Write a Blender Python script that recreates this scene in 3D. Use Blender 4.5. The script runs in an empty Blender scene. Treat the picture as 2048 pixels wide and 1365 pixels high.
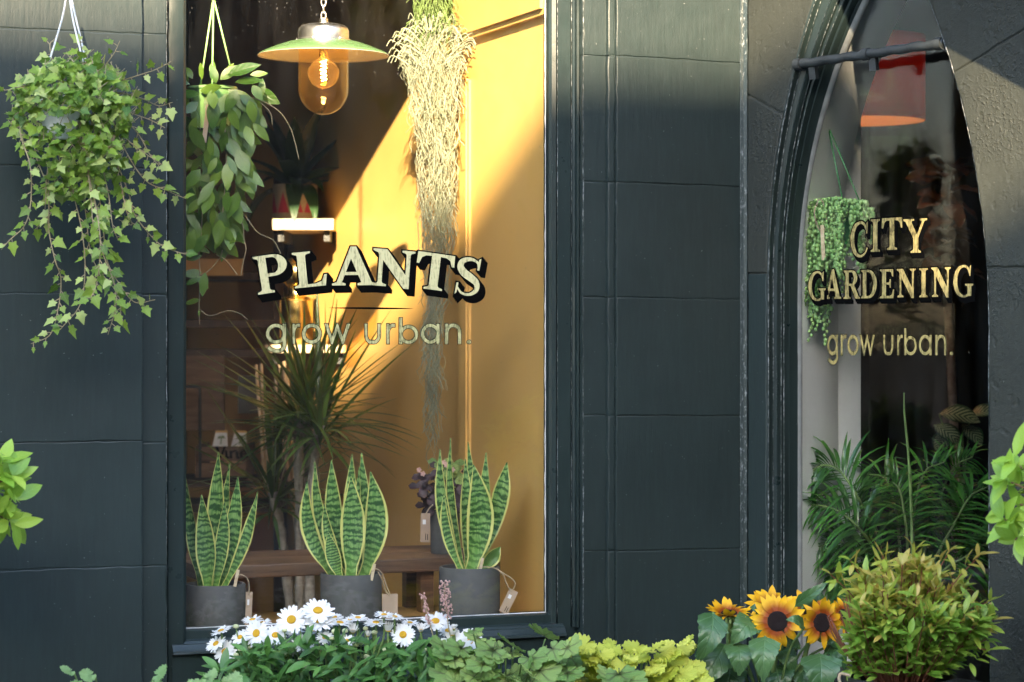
import bpy, bmesh, math, random
from mathutils import Vector, Matrix
from math import sin, cos, pi, radians, sqrt, exp

S = bpy.context.scene
COL = S.collection
# ------------------------------------------------------------------ camera, sky, sun, exposure
F, YH = 4850.0, 660.0                       # focal length and horizon in photograph pixels (2048 wide)
cam = bpy.data.cameras.new('camera'); camo = bpy.data.objects.new('camera', cam); COL.objects.link(camo)
cam.sensor_width = 36.0; cam.lens = 36.0 * F / 2048.0
cam.shift_y = -22.5 / 2048.0
cam.clip_start = 0.05; cam.clip_end = 400
camo.location = (0, 0, 0); camo.rotation_euler = (pi / 2, 0, 0)
cam.dof.use_dof = True; cam.dof.focus_distance = 4.85; cam.dof.aperture_fstop = 5.6
S.camera = camo
SUN_AZ = radians(21)                        # left of the window wall's normal
SUN_TAN = 0.42
tA = radians(21); tB = radians(51)
nA2 = (sin(tA), -cos(tA)); dA2 = (cos(tA), sin(tA))
Lh = Vector((cos(SUN_AZ) * nA2[0] - sin(SUN_AZ) * dA2[0], cos(SUN_AZ) * nA2[1] - sin(SUN_AZ) * dA2[1], 0)).normalized()
SUN = Vector((Lh.x, Lh.y, SUN_TAN)).normalized()
w = bpy.data.worlds.new('World'); S.world = w; w.use_nodes = True
nt = w.node_tree; bg = nt.nodes['Background']; sky = nt.nodes.new('ShaderNodeTexSky')
sky.sky_type = 'NISHITA'; sky.sun_disc = False
sky.sun_elevation = math.asin(SUN.z); sky.sun_rotation = math.atan2(SUN.x, SUN.y)
sky.air_density = 1.0; sky.dust_density = 1.2; sky.ozone_density = 1.0
nt.links.new(sky.outputs[0], bg.inputs[0]); bg.inputs[1].default_value = 0.105
sl = bpy.data.lights.new('sun', 'SUN'); so = bpy.data.objects.new('sun', sl); COL.objects.link(so)
sl.energy = 3.0; sl.angle = radians(0.53); sl.color = (1.0, 0.77, 0.50)
so.rotation_euler = SUN.to_track_quat('Z', 'Y').to_euler(); so.location = SUN * 30
S.view_settings.view_transform = 'Standard'; S.view_settings.look = 'None'
S.view_settings.gamma = 1.0; S.view_settings.use_curve_mapping = False
S.view_settings.exposure = 3.45
S.render.engine = 'CYCLES'
try:
    S.cycles.use_denoising = True
    S.cycles.max_bounces = 10; S.cycles.diffuse_bounces = 5; S.cycles.glossy_bounces = 4
    S.cycles.transparent_max_bounces = 24; S.cycles.sample_clamp_indirect = 6.0
    S.cycles.caustics_reflective = False; S.cycles.caustics_refractive = False
except Exception:
    pass

# ------------------------------------------------------------------ planes and pixel helpers
def at(u, v, Y): return Vector(((u - 1024) / F * Y, Y, (YH - v) / F * Y))
class Plane:
    def __init__(s, O, th, sign):
        s.O = O; s.d = Vector((cos(th), sign * sin(th), 0)); s.n = Vector((sign * sin(th), -cos(th), 0))
    def depth(s, u, n=0.0):
        r = Vector(((u - 1024) / F, 1, 0)); P0 = s.O + s.n * n
        return P0.dot(s.n) / r.dot(s.n)
    def at(s, u, v, n=0.0): return at(u, v, s.depth(u, n))
    def sz(s, u, v, n=0.0):
        p = s.at(u, v, n); return (p - s.O).dot(s.d), p.z
    def s(s, u, n=0.0): return s.sz(u, YH, n)[0]
    def w(s, sv, z, n=0.0): return s.O + s.d * sv + s.n * n + Vector((0, 0, z))
A = Plane(Vector((0, 4.96, 0)), tA, 1)
cY = A.depth(1487, 0)
B = Plane(Vector(((1487 - 1024) / F * cY, cY, 0)), tB, -1)

# ------------------------------------------------------------------ mesh builder
class MB:
    def __init__(s): s.v = []; s.f = []; s.uv = []; s.mi = []; s.cur = 0
    def add(s, verts, faces, uvs=None):
        o = len(s.v); s.v += [Vector(p) for p in verts]
        s.uv += (uvs if uvs else [(0.5, 0.5)] * len(verts))
        for f in faces: s.f.append(tuple(i + o for i in f)); s.mi.append(s.cur)
        return s
    def hexa(s, p):   # 8 corners, bottom 4 then top 4 (ccw)
        return s.add(p, [(0, 3, 2, 1), (4, 5, 6, 7), (0, 1, 5, 4), (1, 2, 6, 5), (2, 3, 7, 6), (3, 0, 4, 7)])
    def box(s, x0, x1, y0, y1, z0, z1, M=None):
        p = [Vector(q) for q in ((x0, y0, z0), (x1, y0, z0), (x1, y1, z0), (x0, y1, z0), (x0, y0, z1), (x1, y0, z1), (x1, y1, z1), (x0, y1, z1))]
        if M is not None: p = [M @ q for q in p]
        return s.hexa(p)
    def pbox(s, P, s0, s1, n0, n1, z0, z1):  # box in wall coordinates
        return s.hexa([P.w(s0, z0, n1), P.w(s1, z0, n1), P.w(s1, z0, n0), P.w(s0, z0, n0),
                       P.w(s0, z1, n1), P.w(s1, z1, n1), P.w(s1, z1, n0), P.w(s0, z1, n0)])
    def tube(s, pts, r, k=6, cap=True):
        pts = [Vector(p) for p in pts]; n = len(pts)
        rr = r if hasattr(r, '__len__') else [r] * n
        vs = []; prev = None
        for i, p in enumerate(pts):
            t = (pts[min(i + 1, n - 1)] - pts[max(i - 1, 0)])
            t = t.normalized() if t.length > 1e-9 else Vector((0, 0, 1))
            if prev is None:
                a = Vector((0, 1, 0)) if abs(t.y) < 0.9 else Vector((1, 0, 0))
                x = a.cross(t).normalized()
            else:
                x = prev - t * prev.dot(t)
                x = x.normalized() if x.length > 1e-6 else Vector((1, 0, 0)).cross(t).normalized()
            prev = x; y = t.cross(x)
            for j in range(k):
                a = 2 * pi * j / k
                vs.append(p + (x * cos(a) + y * sin(a)) * rr[i])
        fs = []
        for i in range(n - 1):
            for j in range(k):
                j2 = (j + 1) % k
                fs.append((i * k + j, i * k + j2, (i + 1) * k + j2, (i + 1) * k + j))
        if cap: fs += [tuple(range(k - 1, -1, -1)), tuple((n - 1) * k + j for j in range(k))]
        uvs = [(j / k, i / max(1, n - 1)) for i in range(n) for j in range(k)]
        return s.add(vs, fs, uvs)
    def lathe(s, prof, c, k=32, axis=None):
        c = Vector(c); vs = []; fs = []; uvs = []
        for i, (r, z) in enumerate(prof):
            for j in range(k):
                a = 2 * pi * j / k; p = Vector((r * cos(a), r * sin(a), z))
                if axis is not None: p = axis @ p
                vs.append(c + p); uvs.append((j / k, i / (len(prof) - 1)))
        for i in range(len(prof) - 1):
            for j in range(k):
                j2 = (j + 1) % k
                fs.append((i * k + j, i * k + j2, (i + 1) * k + j2, (i + 1) * k + j))
        return s.add(vs, fs, uvs)
    def strip(s, rows):   # list of rows of points, quads between them
        vs = [p for r in rows for p in r]; m = len(rows[0]); fs = []
        for i in range(len(rows) - 1):
            for j in range(m - 1):
                fs.append((i * m + j, i * m + j + 1, (i + 1) * m + j + 1, (i + 1) * m + j))
        uvs = [(j / (m - 1), i / (len(rows) - 1)) for i in range(len(rows)) for j in range(m)]
        return s.add(vs, fs, uvs)
    def sphere(s, c, r, k=8, m=5, sc=(1, 1, 1)):
        prof = [(max(1e-5, r * sin(pi * i / m)) * 1.0, -r * cos(pi * i / m) * sc[2]) for i in range(m + 1)]
        return s.lathe([(a * sc[0], z) for a, z in prof], c, k)
    def mesh(s, name, mats, loc=None, smooth=False, auto=None):
        me = bpy.data.meshes.new(name)
        l = Vector(loc) if loc is not None else Vector((0, 0, 0))
        me.from_pydata([p - l for p in s.v], [], s.f)
        ul = me.uv_layers.new(name='UVMap')
        li = [0] * len(me.loops); me.loops.foreach_get('vertex_index', li)
        flat = []
        for i in li: flat += list(s.uv[i])
        ul.data.foreach_set('uv', flat)
        if not isinstance(mats, (list, tuple)): mats = [mats]
        for m in mats: me.materials.append(m)
        if any(s.mi): me.polygons.foreach_set('material_index', s.mi)
        if smooth:
            me.polygons.foreach_set('use_smooth', [True] * len(me.polygons))
            if auto:
                try: me.set_sharp_from_angle(angle=radians(auto))
                except Exception: pass
            for fi in getattr(s, 'flat', []): me.polygons[fi].use_smooth = False
        me.update(); return me

def link(name, me, parent=None, mat=None):
    o = bpy.data.objects.new(name, me); COL.objects.link(o)
    if parent is not None: o.parent = parent
    if mat is not None: o.matrix_local = mat
    return o
class Thing:
    def __init__(s, name, label, cat, loc=(0, 0, 0), group=None):
        s.loc = Vector(loc); s.o = bpy.data.objects.new(name, None); COL.objects.link(s.o)
        s.o.location = s.loc; s.o.empty_display_size = 0.05
        s.o['label'] = label; s.o['category'] = cat
        if group: s.o['group'] = group
    def part(s, name, mb, mats, parent=None, smooth=False, auto=None, label=None, kind=None):
        o = link(name, mb.mesh(name, mats, s.loc, smooth, auto), parent or s.o)
        if label: o['label'] = label
        if kind: o['kind'] = kind
        return o
    def inst(s, name, me, M, parent=None):
        return link(name, me, parent or s.o, Matrix.Translation(-s.loc) @ M)
def struct(name, mb, mats, smooth=False, label=None, auto=None, loc=None):
    o = link(name, mb.mesh(name, mats, loc, smooth, auto)); o['kind'] = 'structure'
    if loc is not None: o.location = loc
    if label: o['label'] = label
    return o

# ------------------------------------------------------------------ materials
class NT:
    def __init__(s, name):
        s.m = bpy.data.materials.new(name); s.m.use_nodes = True; s.t = s.m.node_tree; s.t.nodes.clear()
        s.out = s.n('ShaderNodeOutputMaterial')
    def n(s, ty, **kw):
        x = s.t.nodes.new(ty)
        for k, v in kw.items(): setattr(x, k, v)
        return x
    def l(s, a, b): s.t.links.new(a, b)
    def set(s, sock, val):
        if hasattr(val, 'is_output') or isinstance(val, bpy.types.NodeSocket): s.l(val, sock)
        else: sock.default_value = val
    def math(s, op, a, b=0.0, c=None):
        x = s.n('ShaderNodeMath', operation=op); s.set(x.inputs[0], a); s.set(x.inputs[1], b)
        if c is not None: s.set(x.inputs[2], c)
        return x.outputs[0]
    def mix(s, fac, a, b, blend='MIX'):
        x = s.n('ShaderNodeMix', data_type='RGBA', blend_type=blend); s.set(x.inputs[0], fac)
        s.set(x.inputs[6], a if not isinstance(a, tuple) else (*a, 1)); s.set(x.inputs[7], b if not isinstance(b, tuple) else (*b, 1))
        return x.outputs[2]
    def coord(s, kind='Object', scale=(1, 1, 1)):
        c = s.n('ShaderNodeTexCoord'); mp = s.n('ShaderNodeMapping'); s.l(c.outputs[kind], mp.inputs[0])
        mp.inputs[3].default_value = scale; return mp.outputs[0]
    def noise(s, vec, scale, detail=3, rough=0.55, dist=0.0):
        x = s.n('ShaderNodeTexNoise'); s.l(vec, x.inputs['Vector']); x.inputs['Scale'].default_value = scale
        x.inputs['Detail'].default_value = detail; x.inputs['Roughness'].default_value = rough; x.inputs['Distortion'].default_value = dist
        return x.outputs[0]
    def ramp(s, fac, stops):
        x = s.n('ShaderNodeValToRGB'); s.set(x.inputs[0], fac); e = x.color_ramp.elements
        while len(e) < len(stops): e.new(0.5)
        for el, (p, c) in zip(e, stops): el.position = p; el.color = (*c, 1) if len(c) == 3 else c
        return x.outputs[0]
    def rng(s, v, a, b, c=0.0, d=1.0):
        x = s.n('ShaderNodeMapRange'); s.set(x.inputs[0], v); x.inputs[1].default_value = a; x.inputs[2].default_value = b
        x.inputs[3].default_value = c; x.inputs[4].default_value = d; return x.outputs[0]
    def bump(s, h, strength, dist, prev=None):
        x = s.n('ShaderNodeBump'); x.inputs['Strength'].default_value = strength; x.inputs['Distance'].default_value = dist
        s.l(h, x.inputs['Height'])
        if prev is not None: s.l(prev, x.inputs['Normal'])
        return x.outputs[0]
    def bsdf(s, col, rough=0.5, metal=0.0, normal=None, spec=0.5, **kw):
        b = s.n('ShaderNodeBsdfPrincipled')
        s.set(b.inputs['Base Color'], col if not isinstance(col, tuple) else (*col, 1))
        s.set(b.inputs['Roughness'], rough); s.set(b.inputs['Metallic'], metal); b.inputs['Specular IOR Level'].default_value = spec
        if normal is not None: s.l(normal, b.inputs['Normal'])
        for k, v in kw.items(): s.set(b.inputs[k.replace('_', ' ')], v)
        return b.outputs[0]
    def done(s, sh): s.l(sh, s.out.inputs[0]); return s.m
    def rand(s):
        oi = s.n('ShaderNodeObjectInfo'); g = s.n('ShaderNodeNewGeometry')
        return s.math('FRACT', s.math('ADD', oi.outputs['Random'], g.outputs['Random Per Island']))
    def uv(s):
        u = s.n('ShaderNodeUVMap'); x = s.n('ShaderNodeSeparateXYZ'); s.l(u.outputs[0], x.inputs[0]); return x.outputs[0], x.outputs[1]

def plain(name, col, rough=0.5, metal=0.0, var=0.25, scale=30, bump=0.15, bscale=200, spec=0.5, bdist=0.001, stretch=(1, 1, 1)):
    k = NT(name); v = k.coord(scale=stretch); n1 = k.noise(v, scale, 4, 0.6)
    c = k.mix(k.rng(n1, 0.3, 0.7), tuple(x * (1 - var) for x in col), tuple(min(1, x * (1 + var)) for x in col))
    nm = k.bump(k.noise(v, bscale, 3, 0.6), bump, bdist) if bump else None
    return k.done(k.bsdf(c, k.rng(n1, 0.25, 0.75, max(0.03, rough - 0.08), min(1, rough + 0.1)), metal, nm, spec))

def paint(name, col, rough, stipple, coarse, lump, cracks=0.0, streak=0.4):
    """old gloss paint over stone: brush streaks, stipple and lumps, chips and dust specks"""
    k = NT(name); v = k.coord(); vs = k.coord(scale=(9, 9, 1.0))
    big = k.noise(v, 2.6, 4, 0.6); mid = k.noise(v, 22, 4, 0.6); br = k.noise(vs, 14, 4, 0.65)
    c = k.mix(k.rng(big, 0.3, 0.7), tuple(x * 0.80 for x in col), tuple(x * 1.22 for x in col))
    c = k.mix(k.rng(br, 0.42, 0.8, 0, 0.5), c, tuple(x * 1.5 for x in col))
    sp = k.noise(v, 190, 1, 0.4); c = k.mix(k.rng(sp, 0.785, 0.81, 0, 0.4), c, (0.25, 0.26, 0.25))
    st = k.noise(v, 520, 2, 0.5); h1 = k.bump(st, stipple, 0.0006)
    h2 = k.bump(k.noise(v, 85, 4, 0.6), coarse, 0.0025, h1)
    h3 = k.bump(k.noise(v, 9, 3, 0.5), lump, 0.012, h2)
    h3 = k.bump(br, streak * 0.4, 0.0012, h3)
    if cracks:
        vo = k.n('ShaderNodeTexVoronoi', feature='DISTANCE_TO_EDGE'); 
        wv = k.n('ShaderNodeMixRGB') if False else None
        nv = k.n('ShaderNodeVectorMath', operation='ADD'); k.l(v, nv.inputs[0])
        nn = k.n('ShaderNodeTexNoise'); k.l(v, nn.inputs['Vector']); nn.inputs['Scale'].default_value = 7; nn.inputs['Detail'].default_value = 4
        sc = k.n('ShaderNodeVectorMath', operation='SCALE'); k.l(nn.outputs['Color'], sc.inputs[0]); sc.inputs['Scale'].default_value = 0.35
        k.l(sc.outputs[0], nv.inputs[1]); k.l(nv.outputs[0], vo.inputs['Vector']); vo.inputs['Scale'].default_value = 2.3
        cr = k.rng(vo.outputs['Distance'], 0.0, 0.02, 0, 1)
        h3 = k.bump(k.math('MULTIPLY', cr, k.rng(k.noise(v, 3.1, 2, 0.5), 0.48, 0.6)), cracks * 0.45, 0.003, h3)
        pit = k.noise(v, 38, 2, 0.5); patch = k.rng(k.noise(v, 4.5, 2, 0.5), 0.5, 0.62)
        h3 = k.bump(k.math('MULTIPLY', k.rng(k.noise(v, 150, 2, 0.6), 0.5, 0.75), patch), cracks * 1.2, 0.006, h3)
        h3 = k.bump(k.rng(pit, 0.28, 0.4), cracks * 0.7, 0.004, h3)
    r = k.rng(mid, 0.3, 0.7, rough - 0.03, rough + 0.05)
    return k.done(k.bsdf(c, r, 0, h3, 0.42 if not cracks else 0.34))

SLATE = (0.0142, 0.0236, 0.0228)
M = {}
M['slate'] = paint('slate_paint', SLATE, 0.43, 0.22, 0.10, 0.05, 0, 1.0)
M['slate_rough'] = paint('slate_paint_on_rough_render', (0.025, 0.028, 0.023), 0.46, 0.45, 0.40, 0.15, 0.35)
M['slate_wood'] = paint('slate_gloss_on_wood', SLATE, 0.30, 0.06, 0.05, 0.02, 0, 0.5)
def arris(nm='painted_glint_on_arris', lo=0.46, cap=1.0):
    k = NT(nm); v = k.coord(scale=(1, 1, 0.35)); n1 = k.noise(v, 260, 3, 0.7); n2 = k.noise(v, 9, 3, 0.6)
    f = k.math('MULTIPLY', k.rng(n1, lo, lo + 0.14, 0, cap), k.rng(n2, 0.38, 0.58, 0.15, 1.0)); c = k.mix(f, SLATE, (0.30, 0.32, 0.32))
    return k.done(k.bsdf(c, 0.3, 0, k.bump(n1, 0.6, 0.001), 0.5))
M['arris'] = arris(); M['fillet'] = arris('painted_glint_on_corner', 0.55, 0.7)  # pale specks imitate sky highlights on the edges and the corner
M['putty'] = plain('grey_putty', (0.16, 0.17, 0.16), 0.5, bump=0.4, bscale=90)
M['yellow'] = plain('ochre_paint', (0.72, 0.445, 0.135), 0.42, var=0.04, scale=6, bump=0.08, bscale=260)
M['white'] = plain('white_gloss_paint', (0.82, 0.84, 0.83), 0.35, var=0.05, scale=8, bump=0.35, bscale=45, bdist=0.002)
M['black_paint'] = plain('black_letter_paint', (0.003, 0.003, 0.003), 0.8, bump=0, spec=0.02)
M['iron'] = plain('painted_iron', (0.03, 0.036, 0.038), 0.5, bump=0.7, bscale=130, bdist=0.002)
M['string'] = plain('jute_string', (0.38, 0.29, 0.18), 0.9, bump=0.5, bscale=700)
M['kraft'] = plain('kraft_card', (0.40, 0.29, 0.20), 0.85, var=0.08, scale=80)
M['paper'] = plain('white_paper', (0.75, 0.75, 0.73), 0.8, var=0.03)
M['pot'] = plain('grey_concrete', (0.085, 0.085, 0.080), 0.75, var=0.15, scale=60, bump=0.4, bscale=420)
M['soil'] = plain('potting_soil', (0.025, 0.017, 0.012), 0.95, var=0.5, scale=120, bump=1.0, bscale=160, bdist=0.006)
M['white_plastic'] = plain('white_plastic', (0.72, 0.73, 0.74), 0.35, var=0.03, bump=0.05)
M['green_plastic'] = plain('green_plastic', (0.03, 0.24, 0.06), 0.35, var=0.05, bump=0.04)
M['lime_plastic'] = plain('pale_green_plastic', (0.32, 0.58, 0.20), 0.35, var=0.05, bump=0.04)
M['steel'] = plain('galvanised_steel', (0.62, 0.62, 0.60), 0.36, 1.0, var=0.12, scale=40, bump=0.08)
M['enamel'] = plain('green_enamel', (0.10, 0.19, 0.075), 0.25, var=0.06, scale=20, bump=0.03)
M['enamel_in'] = plain('cream_enamel', (0.66, 0.62, 0.50), 0.35, var=0.04, bump=0.02)
M['brass'] = plain('polished_brass', (0.83, 0.60, 0.22), 0.17, 1.0, var=0.06, bump=0.04, bscale=60)
M['red'] = plain('crimson_paint', (0.45, 0.02, 0.05), 0.7, var=0.08)
M['shade_red'] = plain('red_fabric_shade', (0.34, 0.022, 0.018), 0.8, var=0.08, scale=200, bump=0.3, bscale=900)
M['basket'] = plain('woven_cream_basket', (0.42, 0.32, 0.20), 0.8, var=0.15, scale=160, bump=0.7, bscale=320)
M['black_plastic'] = plain('black_plastic', (0.015, 0.015, 0.015), 0.45, var=0.1)
def mk_lin():
    k = NT('gold_fabric_lining'); d = k.bsdf((0.62, 0.36, 0.14), 0.6); t = k.n('ShaderNodeBsdfTranslucent'); t.inputs[0].default_value = (0.6, 0.3, 0.15, 1); m = k.n('ShaderNodeMixShader'); m.inputs[0].default_value = 0.45; k.l(d, m.inputs[1]); k.l(t.outputs[0], m.inputs[2]); return k.done(m.outputs[0])
M['shade_lining'] = mk_lin()
M['copper'] = plain('copper_dark', (0.45, 0.22, 0.10), 0.4, 0.8)
M['asphalt'] = plain('asphalt', (0.05, 0.05, 0.05), 0.9, var=0.2, scale=20, bump=0.6, bscale=120, bdist=0.005)
M['paving'] = plain('paving_stone', (0.26, 0.24, 0.21), 0.85, var=0.15, scale=5)
M['sandstone'] = plain('sandstone', (0.13, 0.11, 0.09), 0.85, var=0.2, scale=3, bump=0.4, bscale=30, bdist=0.01)
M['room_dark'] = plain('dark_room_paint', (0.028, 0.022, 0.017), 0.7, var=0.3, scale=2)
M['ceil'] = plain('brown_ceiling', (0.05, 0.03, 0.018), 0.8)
def wood(name, c1, c2, rough=0.55, sc=(60, 4, 60), bump=0.3):
    k = NT(name); v = k.coord(scale=sc); n1 = k.noise(v, 1.0, 5, 0.65, 0.6); oi = k.n('ShaderNodeObjectInfo')
    f = k.math('ADD', k.rng(n1, 0.3, 0.7), k.math('MULTIPLY', k.math('SUBTRACT', oi.outputs['Random'], 0.5), 0.5))
    return k.done(k.bsdf(k.mix(f, c1, c2), rough, 0, k.bump(n1, bump, 0.002)))
M['bench_wood'] = wood('dark_waxed_wood', (0.050, 0.026, 0.014), (0.22, 0.125, 0.065), 0.45, (5, 5, 80))
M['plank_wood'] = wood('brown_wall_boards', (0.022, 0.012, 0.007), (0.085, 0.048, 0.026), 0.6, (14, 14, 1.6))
M['pale_wood'] = wood('pale_cut_wood', (0.50, 0.38, 0.23), (0.72, 0.60, 0.42), 0.7, (12, 12, 50))
M['crate_wood'] = wood('old_crate_wood', (0.10, 0.055, 0.03), (0.24, 0.15, 0.085), 0.75, (8, 8, 60))
M['floor_wood'] = wood('floor_boards', (0.06, 0.035, 0.02), (0.13, 0.08, 0.045), 0.5, (3, 40, 3))
M['sill_board'] = plain('ochre_display_board', (0.50, 0.30, 0.10), 0.55, var=0.1, scale=8)
M['bark'] = plain('pale_ridged_trunk', (0.36, 0.32, 0.26), 0.9, var=0.35, scale=60, bump=0.9, bscale=120, bdist=0.004)
M['stem_brown'] = plain('brown_stem', (0.20, 0.13, 0.07), 0.8)
M['stem_red'] = plain('red_stem', (0.24, 0.08, 0.04), 0.7)
M['stem_green'] = plain('green_stem', (0.14, 0.22, 0.06), 0.6)
M['stem_pale'] = plain('pale_tan_stem', (0.30, 0.24, 0.13), 0.7)

def gold(name, pale, dark, metal, lo):
    k = NT(name); v = k.coord('Object', (330, 330, 38)); v2 = k.coord('Object')
    n1 = k.noise(v, 1, 3, 0.6, 0.8); n2 = k.noise(v2, 60, 3, 0.6, 1.0)
    f = k.math('ADD', k.math('MULTIPLY', n1, 0.6), k.math('MULTIPLY', n2, 0.4))
    c = k.mix(k.rng(f, lo, lo + 0.16), dark, pale)
    return k.done(k.bsdf(c, 0.36, metal, k.bump(n1, 0.2, 0.0006)))
M['gold'] = gold('gilded_letter', (0.66, 0.62, 0.34), (0.22, 0.21, 0.10), 0.10, 0.33)
M['gold2'] = gold('gilded_letter_warm', (0.55, 0.44, 0.17), (0.10, 0.08, 0.03), 0.25, 0.39)
M['gold3'] = gold('gilded_script', (0.60, 0.57, 0.28), (0.13, 0.14, 0.06), 0.2, 0.40)

def glass(name, tint=(0.985, 0.99, 0.985), base=0.04, rough=0.0, dirt=0.0):
    k = NT(name); lw = k.n('ShaderNodeLayerWeight'); lw.inputs[0].default_value = 0.5
    fr = k.math('ADD', k.math('MULTIPLY', k.math('POWER', lw.outputs['Facing'], 5.0), 1 - base), base)
    tr = k.n('ShaderNodeBsdfTransparent'); tr.inputs[0].default_value = (*tint, 1)
    gl = k.n('ShaderNodeBsdfGlossy'); gl.inputs['Roughness'].default_value = rough; gl.inputs[0].default_value = (1, 1, 1, 1)
    mx = k.n('ShaderNodeMixShader'); k.l(fr, mx.inputs[0]); k.l(tr.outputs[0], mx.inputs[1]); k.l(gl.outputs[0], mx.inputs[2])
    sh = mx.outputs[0]
    if dirt:
        v = k.coord(); df = k.n('ShaderNodeBsdfDiffuse'); df.inputs[0].default_value = (0.6, 0.6, 0.58, 1)
        fac = k.math('ADD', k.rng(k.noise(v, 160, 2, 0.5), 0.70, 0.76, 0, dirt), k.rng(k.noise(k.coord(scale=(6, 6, 1)), 5, 3), 0.4, 0.8, 0, dirt * 0.09))
        m2 = k.n('ShaderNodeMixShader'); k.l(fac, m2.inputs[0]); k.l(sh, m2.inputs[1]); k.l(df.outputs[0], m2.inputs[2]); sh = m2.outputs[0]
    return k.done(sh)
M['glass'] = glass('window_glass', base=0.027, dirt=0.07)
def amber(name, tint, body, fac):
    m = glass(name, tint, 0.055); t = m.node_tree; out = [n for n in t.nodes if n.type == 'OUTPUT_MATERIAL'][0]; src = out.inputs[0].links[0].from_socket
    a = t.nodes.new('ShaderNodeBsdfTranslucent'); a.inputs[0].default_value = (*body, 1); x = t.nodes.new('ShaderNodeMixShader'); x.inputs[0].default_value = fac
    t.links.new(src, x.inputs[1]); t.links.new(a.outputs[0], x.inputs[2]); t.links.new(x.outputs[0], out.inputs[0]); return m
M['amber'] = amber('amber_jar_glass', (0.94, 0.80, 0.52), (0.85, 0.62, 0.3), 0.025)
M['bulb_glass'] = amber('amber_bulb_glass', (0.96, 0.80, 0.48), (0.9, 0.6, 0.25), 0.03)
def emit(name, col, e):
    k = NT(name); x = k.n('ShaderNodeEmission'); x.inputs[0].default_value = (*col, 1); x.inputs[1].default_value = e; return k.done(x.outputs[0])
M['filament'] = emit('glowing_filament', (1.0, 0.66, 0.32), 34)
M['warm_glow'] = emit('warm_bulb', (1.0, 0.42, 0.12), 6.0)

def leafmat(name, c1, c2, trans=0.3, rough=0.38, vein=None, veincol=None, spec=0.5, edge=None, grad=None, bump=0.3, tcol=None, back=None):
    """leaf: colour varies leaf by leaf, midrib and side veins from the leaf's own UV"""
    k = NT(name); r = k.rand(); u, v = k.uv(); co = k.coord()
    n1 = k.noise(co, 70, 3, 0.6)
    c = k.mix(k.math('ADD', k.math('MULTIPLY', r, 0.8), k.math('MULTIPLY', n1, 0.2)), c1, c2)
    au = k.math('ABSOLUTE', k.math('SUBTRACT', u, 0.5))
    if grad: c = k.mix(k.rng(v, grad[0], grad[1]), grad[2], c)
    hgt = n1
    if vein:
        mid = k.rng(au, 0.0, 0.035, 1, 0)
        side = k.math('SINE', k.math('MULTIPLY', k.math('SUBTRACT', v, k.math('MULTIPLY', au, 0.55)), vein[0]))
        side = k.rng(side, 0.86, 1.0, 0, 0.75)
        vf = k.math('MAXIMUM', mid, side); c = k.mix(k.math('MULTIPLY', vf, vein[1]), c, veincol)
        hgt = k.math('SUBTRACT', k.math('MULTIPLY', n1, 0.4), k.math('MULTIPLY', vf, 0.6))
    if edge: c = k.mix(k.rng(au, edge[0], edge[0] + 0.03), c, edge[1])
    if back:
        gg = k.n('ShaderNodeNewGeometry'); c = k.mix(k.math('MULTIPLY', gg.outputs['Backfacing'], 0.85), c, back)
    nm = k.bump(hgt, bump, 0.002)
    p = k.bsdf(c, rough, 0, nm, spec)
    t = k.n('ShaderNodeBsdfTranslucent'); tc = k.mix(0.5, c, tcol or tuple(min(1, x * 1.8) for x in c2)); k.l(tc, t.inputs[0])
    m = k.n('ShaderNodeMixShader'); m.inputs[0].default_value = trans; k.l(p, m.inputs[1]); k.l(t.outputs[0], m.inputs[2])
    return k.done(m.outputs[0])
M['ivy'] = leafmat('ivy_leaf', (0.020, 0.085, 0.010), (0.25, 0.37, 0.045), 0.25, 0.36, (46, 0.30), (0.26, 0.38, 0.10), back=(0.40, 0.48, 0.16), spec=0.35)
M['hoya'] = leafmat('hoya_leaf', (0.020, 0.090, 0.010), (0.19, 0.30, 0.035), 0.2, 0.26, (30, 0.15), (0.2, 0.35, 0.1))
M['drac'] = leafmat('dragon_tree_leaf', (0.035, 0.095, 0.015), (0.14, 0.25, 0.045), 0.3, 0.28, edge=(0.40, (0.13, 0.09, 0.03)))
M['drac_dark'] = leafmat('dark_strap_leaf', (0.010, 0.030, 0.012), (0.03, 0.075, 0.025), 0.15, 0.35, (25, 0.3), (0.06, 0.12, 0.04))
M['bay'] = leafmat('bay_leaf', (0.16, 0.34, 0.035), (0.42, 0.58, 0.08), 0.32, 0.28, (34, 0.30), (0.45, 0.6, 0.2))
M['daisy_leaf'] = leafmat('daisy_foliage', (0.030, 0.10, 0.020), (0.12, 0.28, 0.06), 0.22, 0.33, (22, 0.25), (0.15, 0.28, 0.1))
M['petal'] = leafmat('white_petal', (0.80, 0.80, 0.78), (0.88, 0.88, 0.86), 0.25, 0.6, (0.1, 0), (0.8, 0.8, 0.8), 0.2, bump=0.1, tcol=(0.85, 0.85, 0.83))
M['daisy_eye'] = plain('yellow_florets', (0.75, 0.42, 0.02), 0.8, var=0.25, scale=400, bump=1.0, bscale=500, bdist=0.002)
M['sunleaf'] = leafmat('sunflower_leaf', (0.030, 0.095, 0.026), (0.10, 0.20, 0.065), 0.16, 0.32, (30, 0.28), (0.22, 0.34, 0.16), bump=0.7)
M['sunpetal'] = leafmat('sunflower_petal', (0.80, 0.42, 0.010), (0.90, 0.52, 0.015), 0.25, 0.5, (0.1, 0), (0.8, 0.5, 0.02), 0.3, grad=(0.22, 0.66, (0.32, 0.055, 0.008)), bump=0.3)
M['sundisc'] = plain('dark_seed_disc', (0.022, 0.008, 0.006), 0.85, var=0.5, scale=300, bump=1.0, bscale=420, bdist=0.004)
M['shrub'] = leafmat('bronze_green_leaf', (0.20, 0.40, 0.035), (0.52, 0.36, 0.085), 0.28, 0.26, (20, 0.2), (0.5, 0.42, 0.2))
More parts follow.
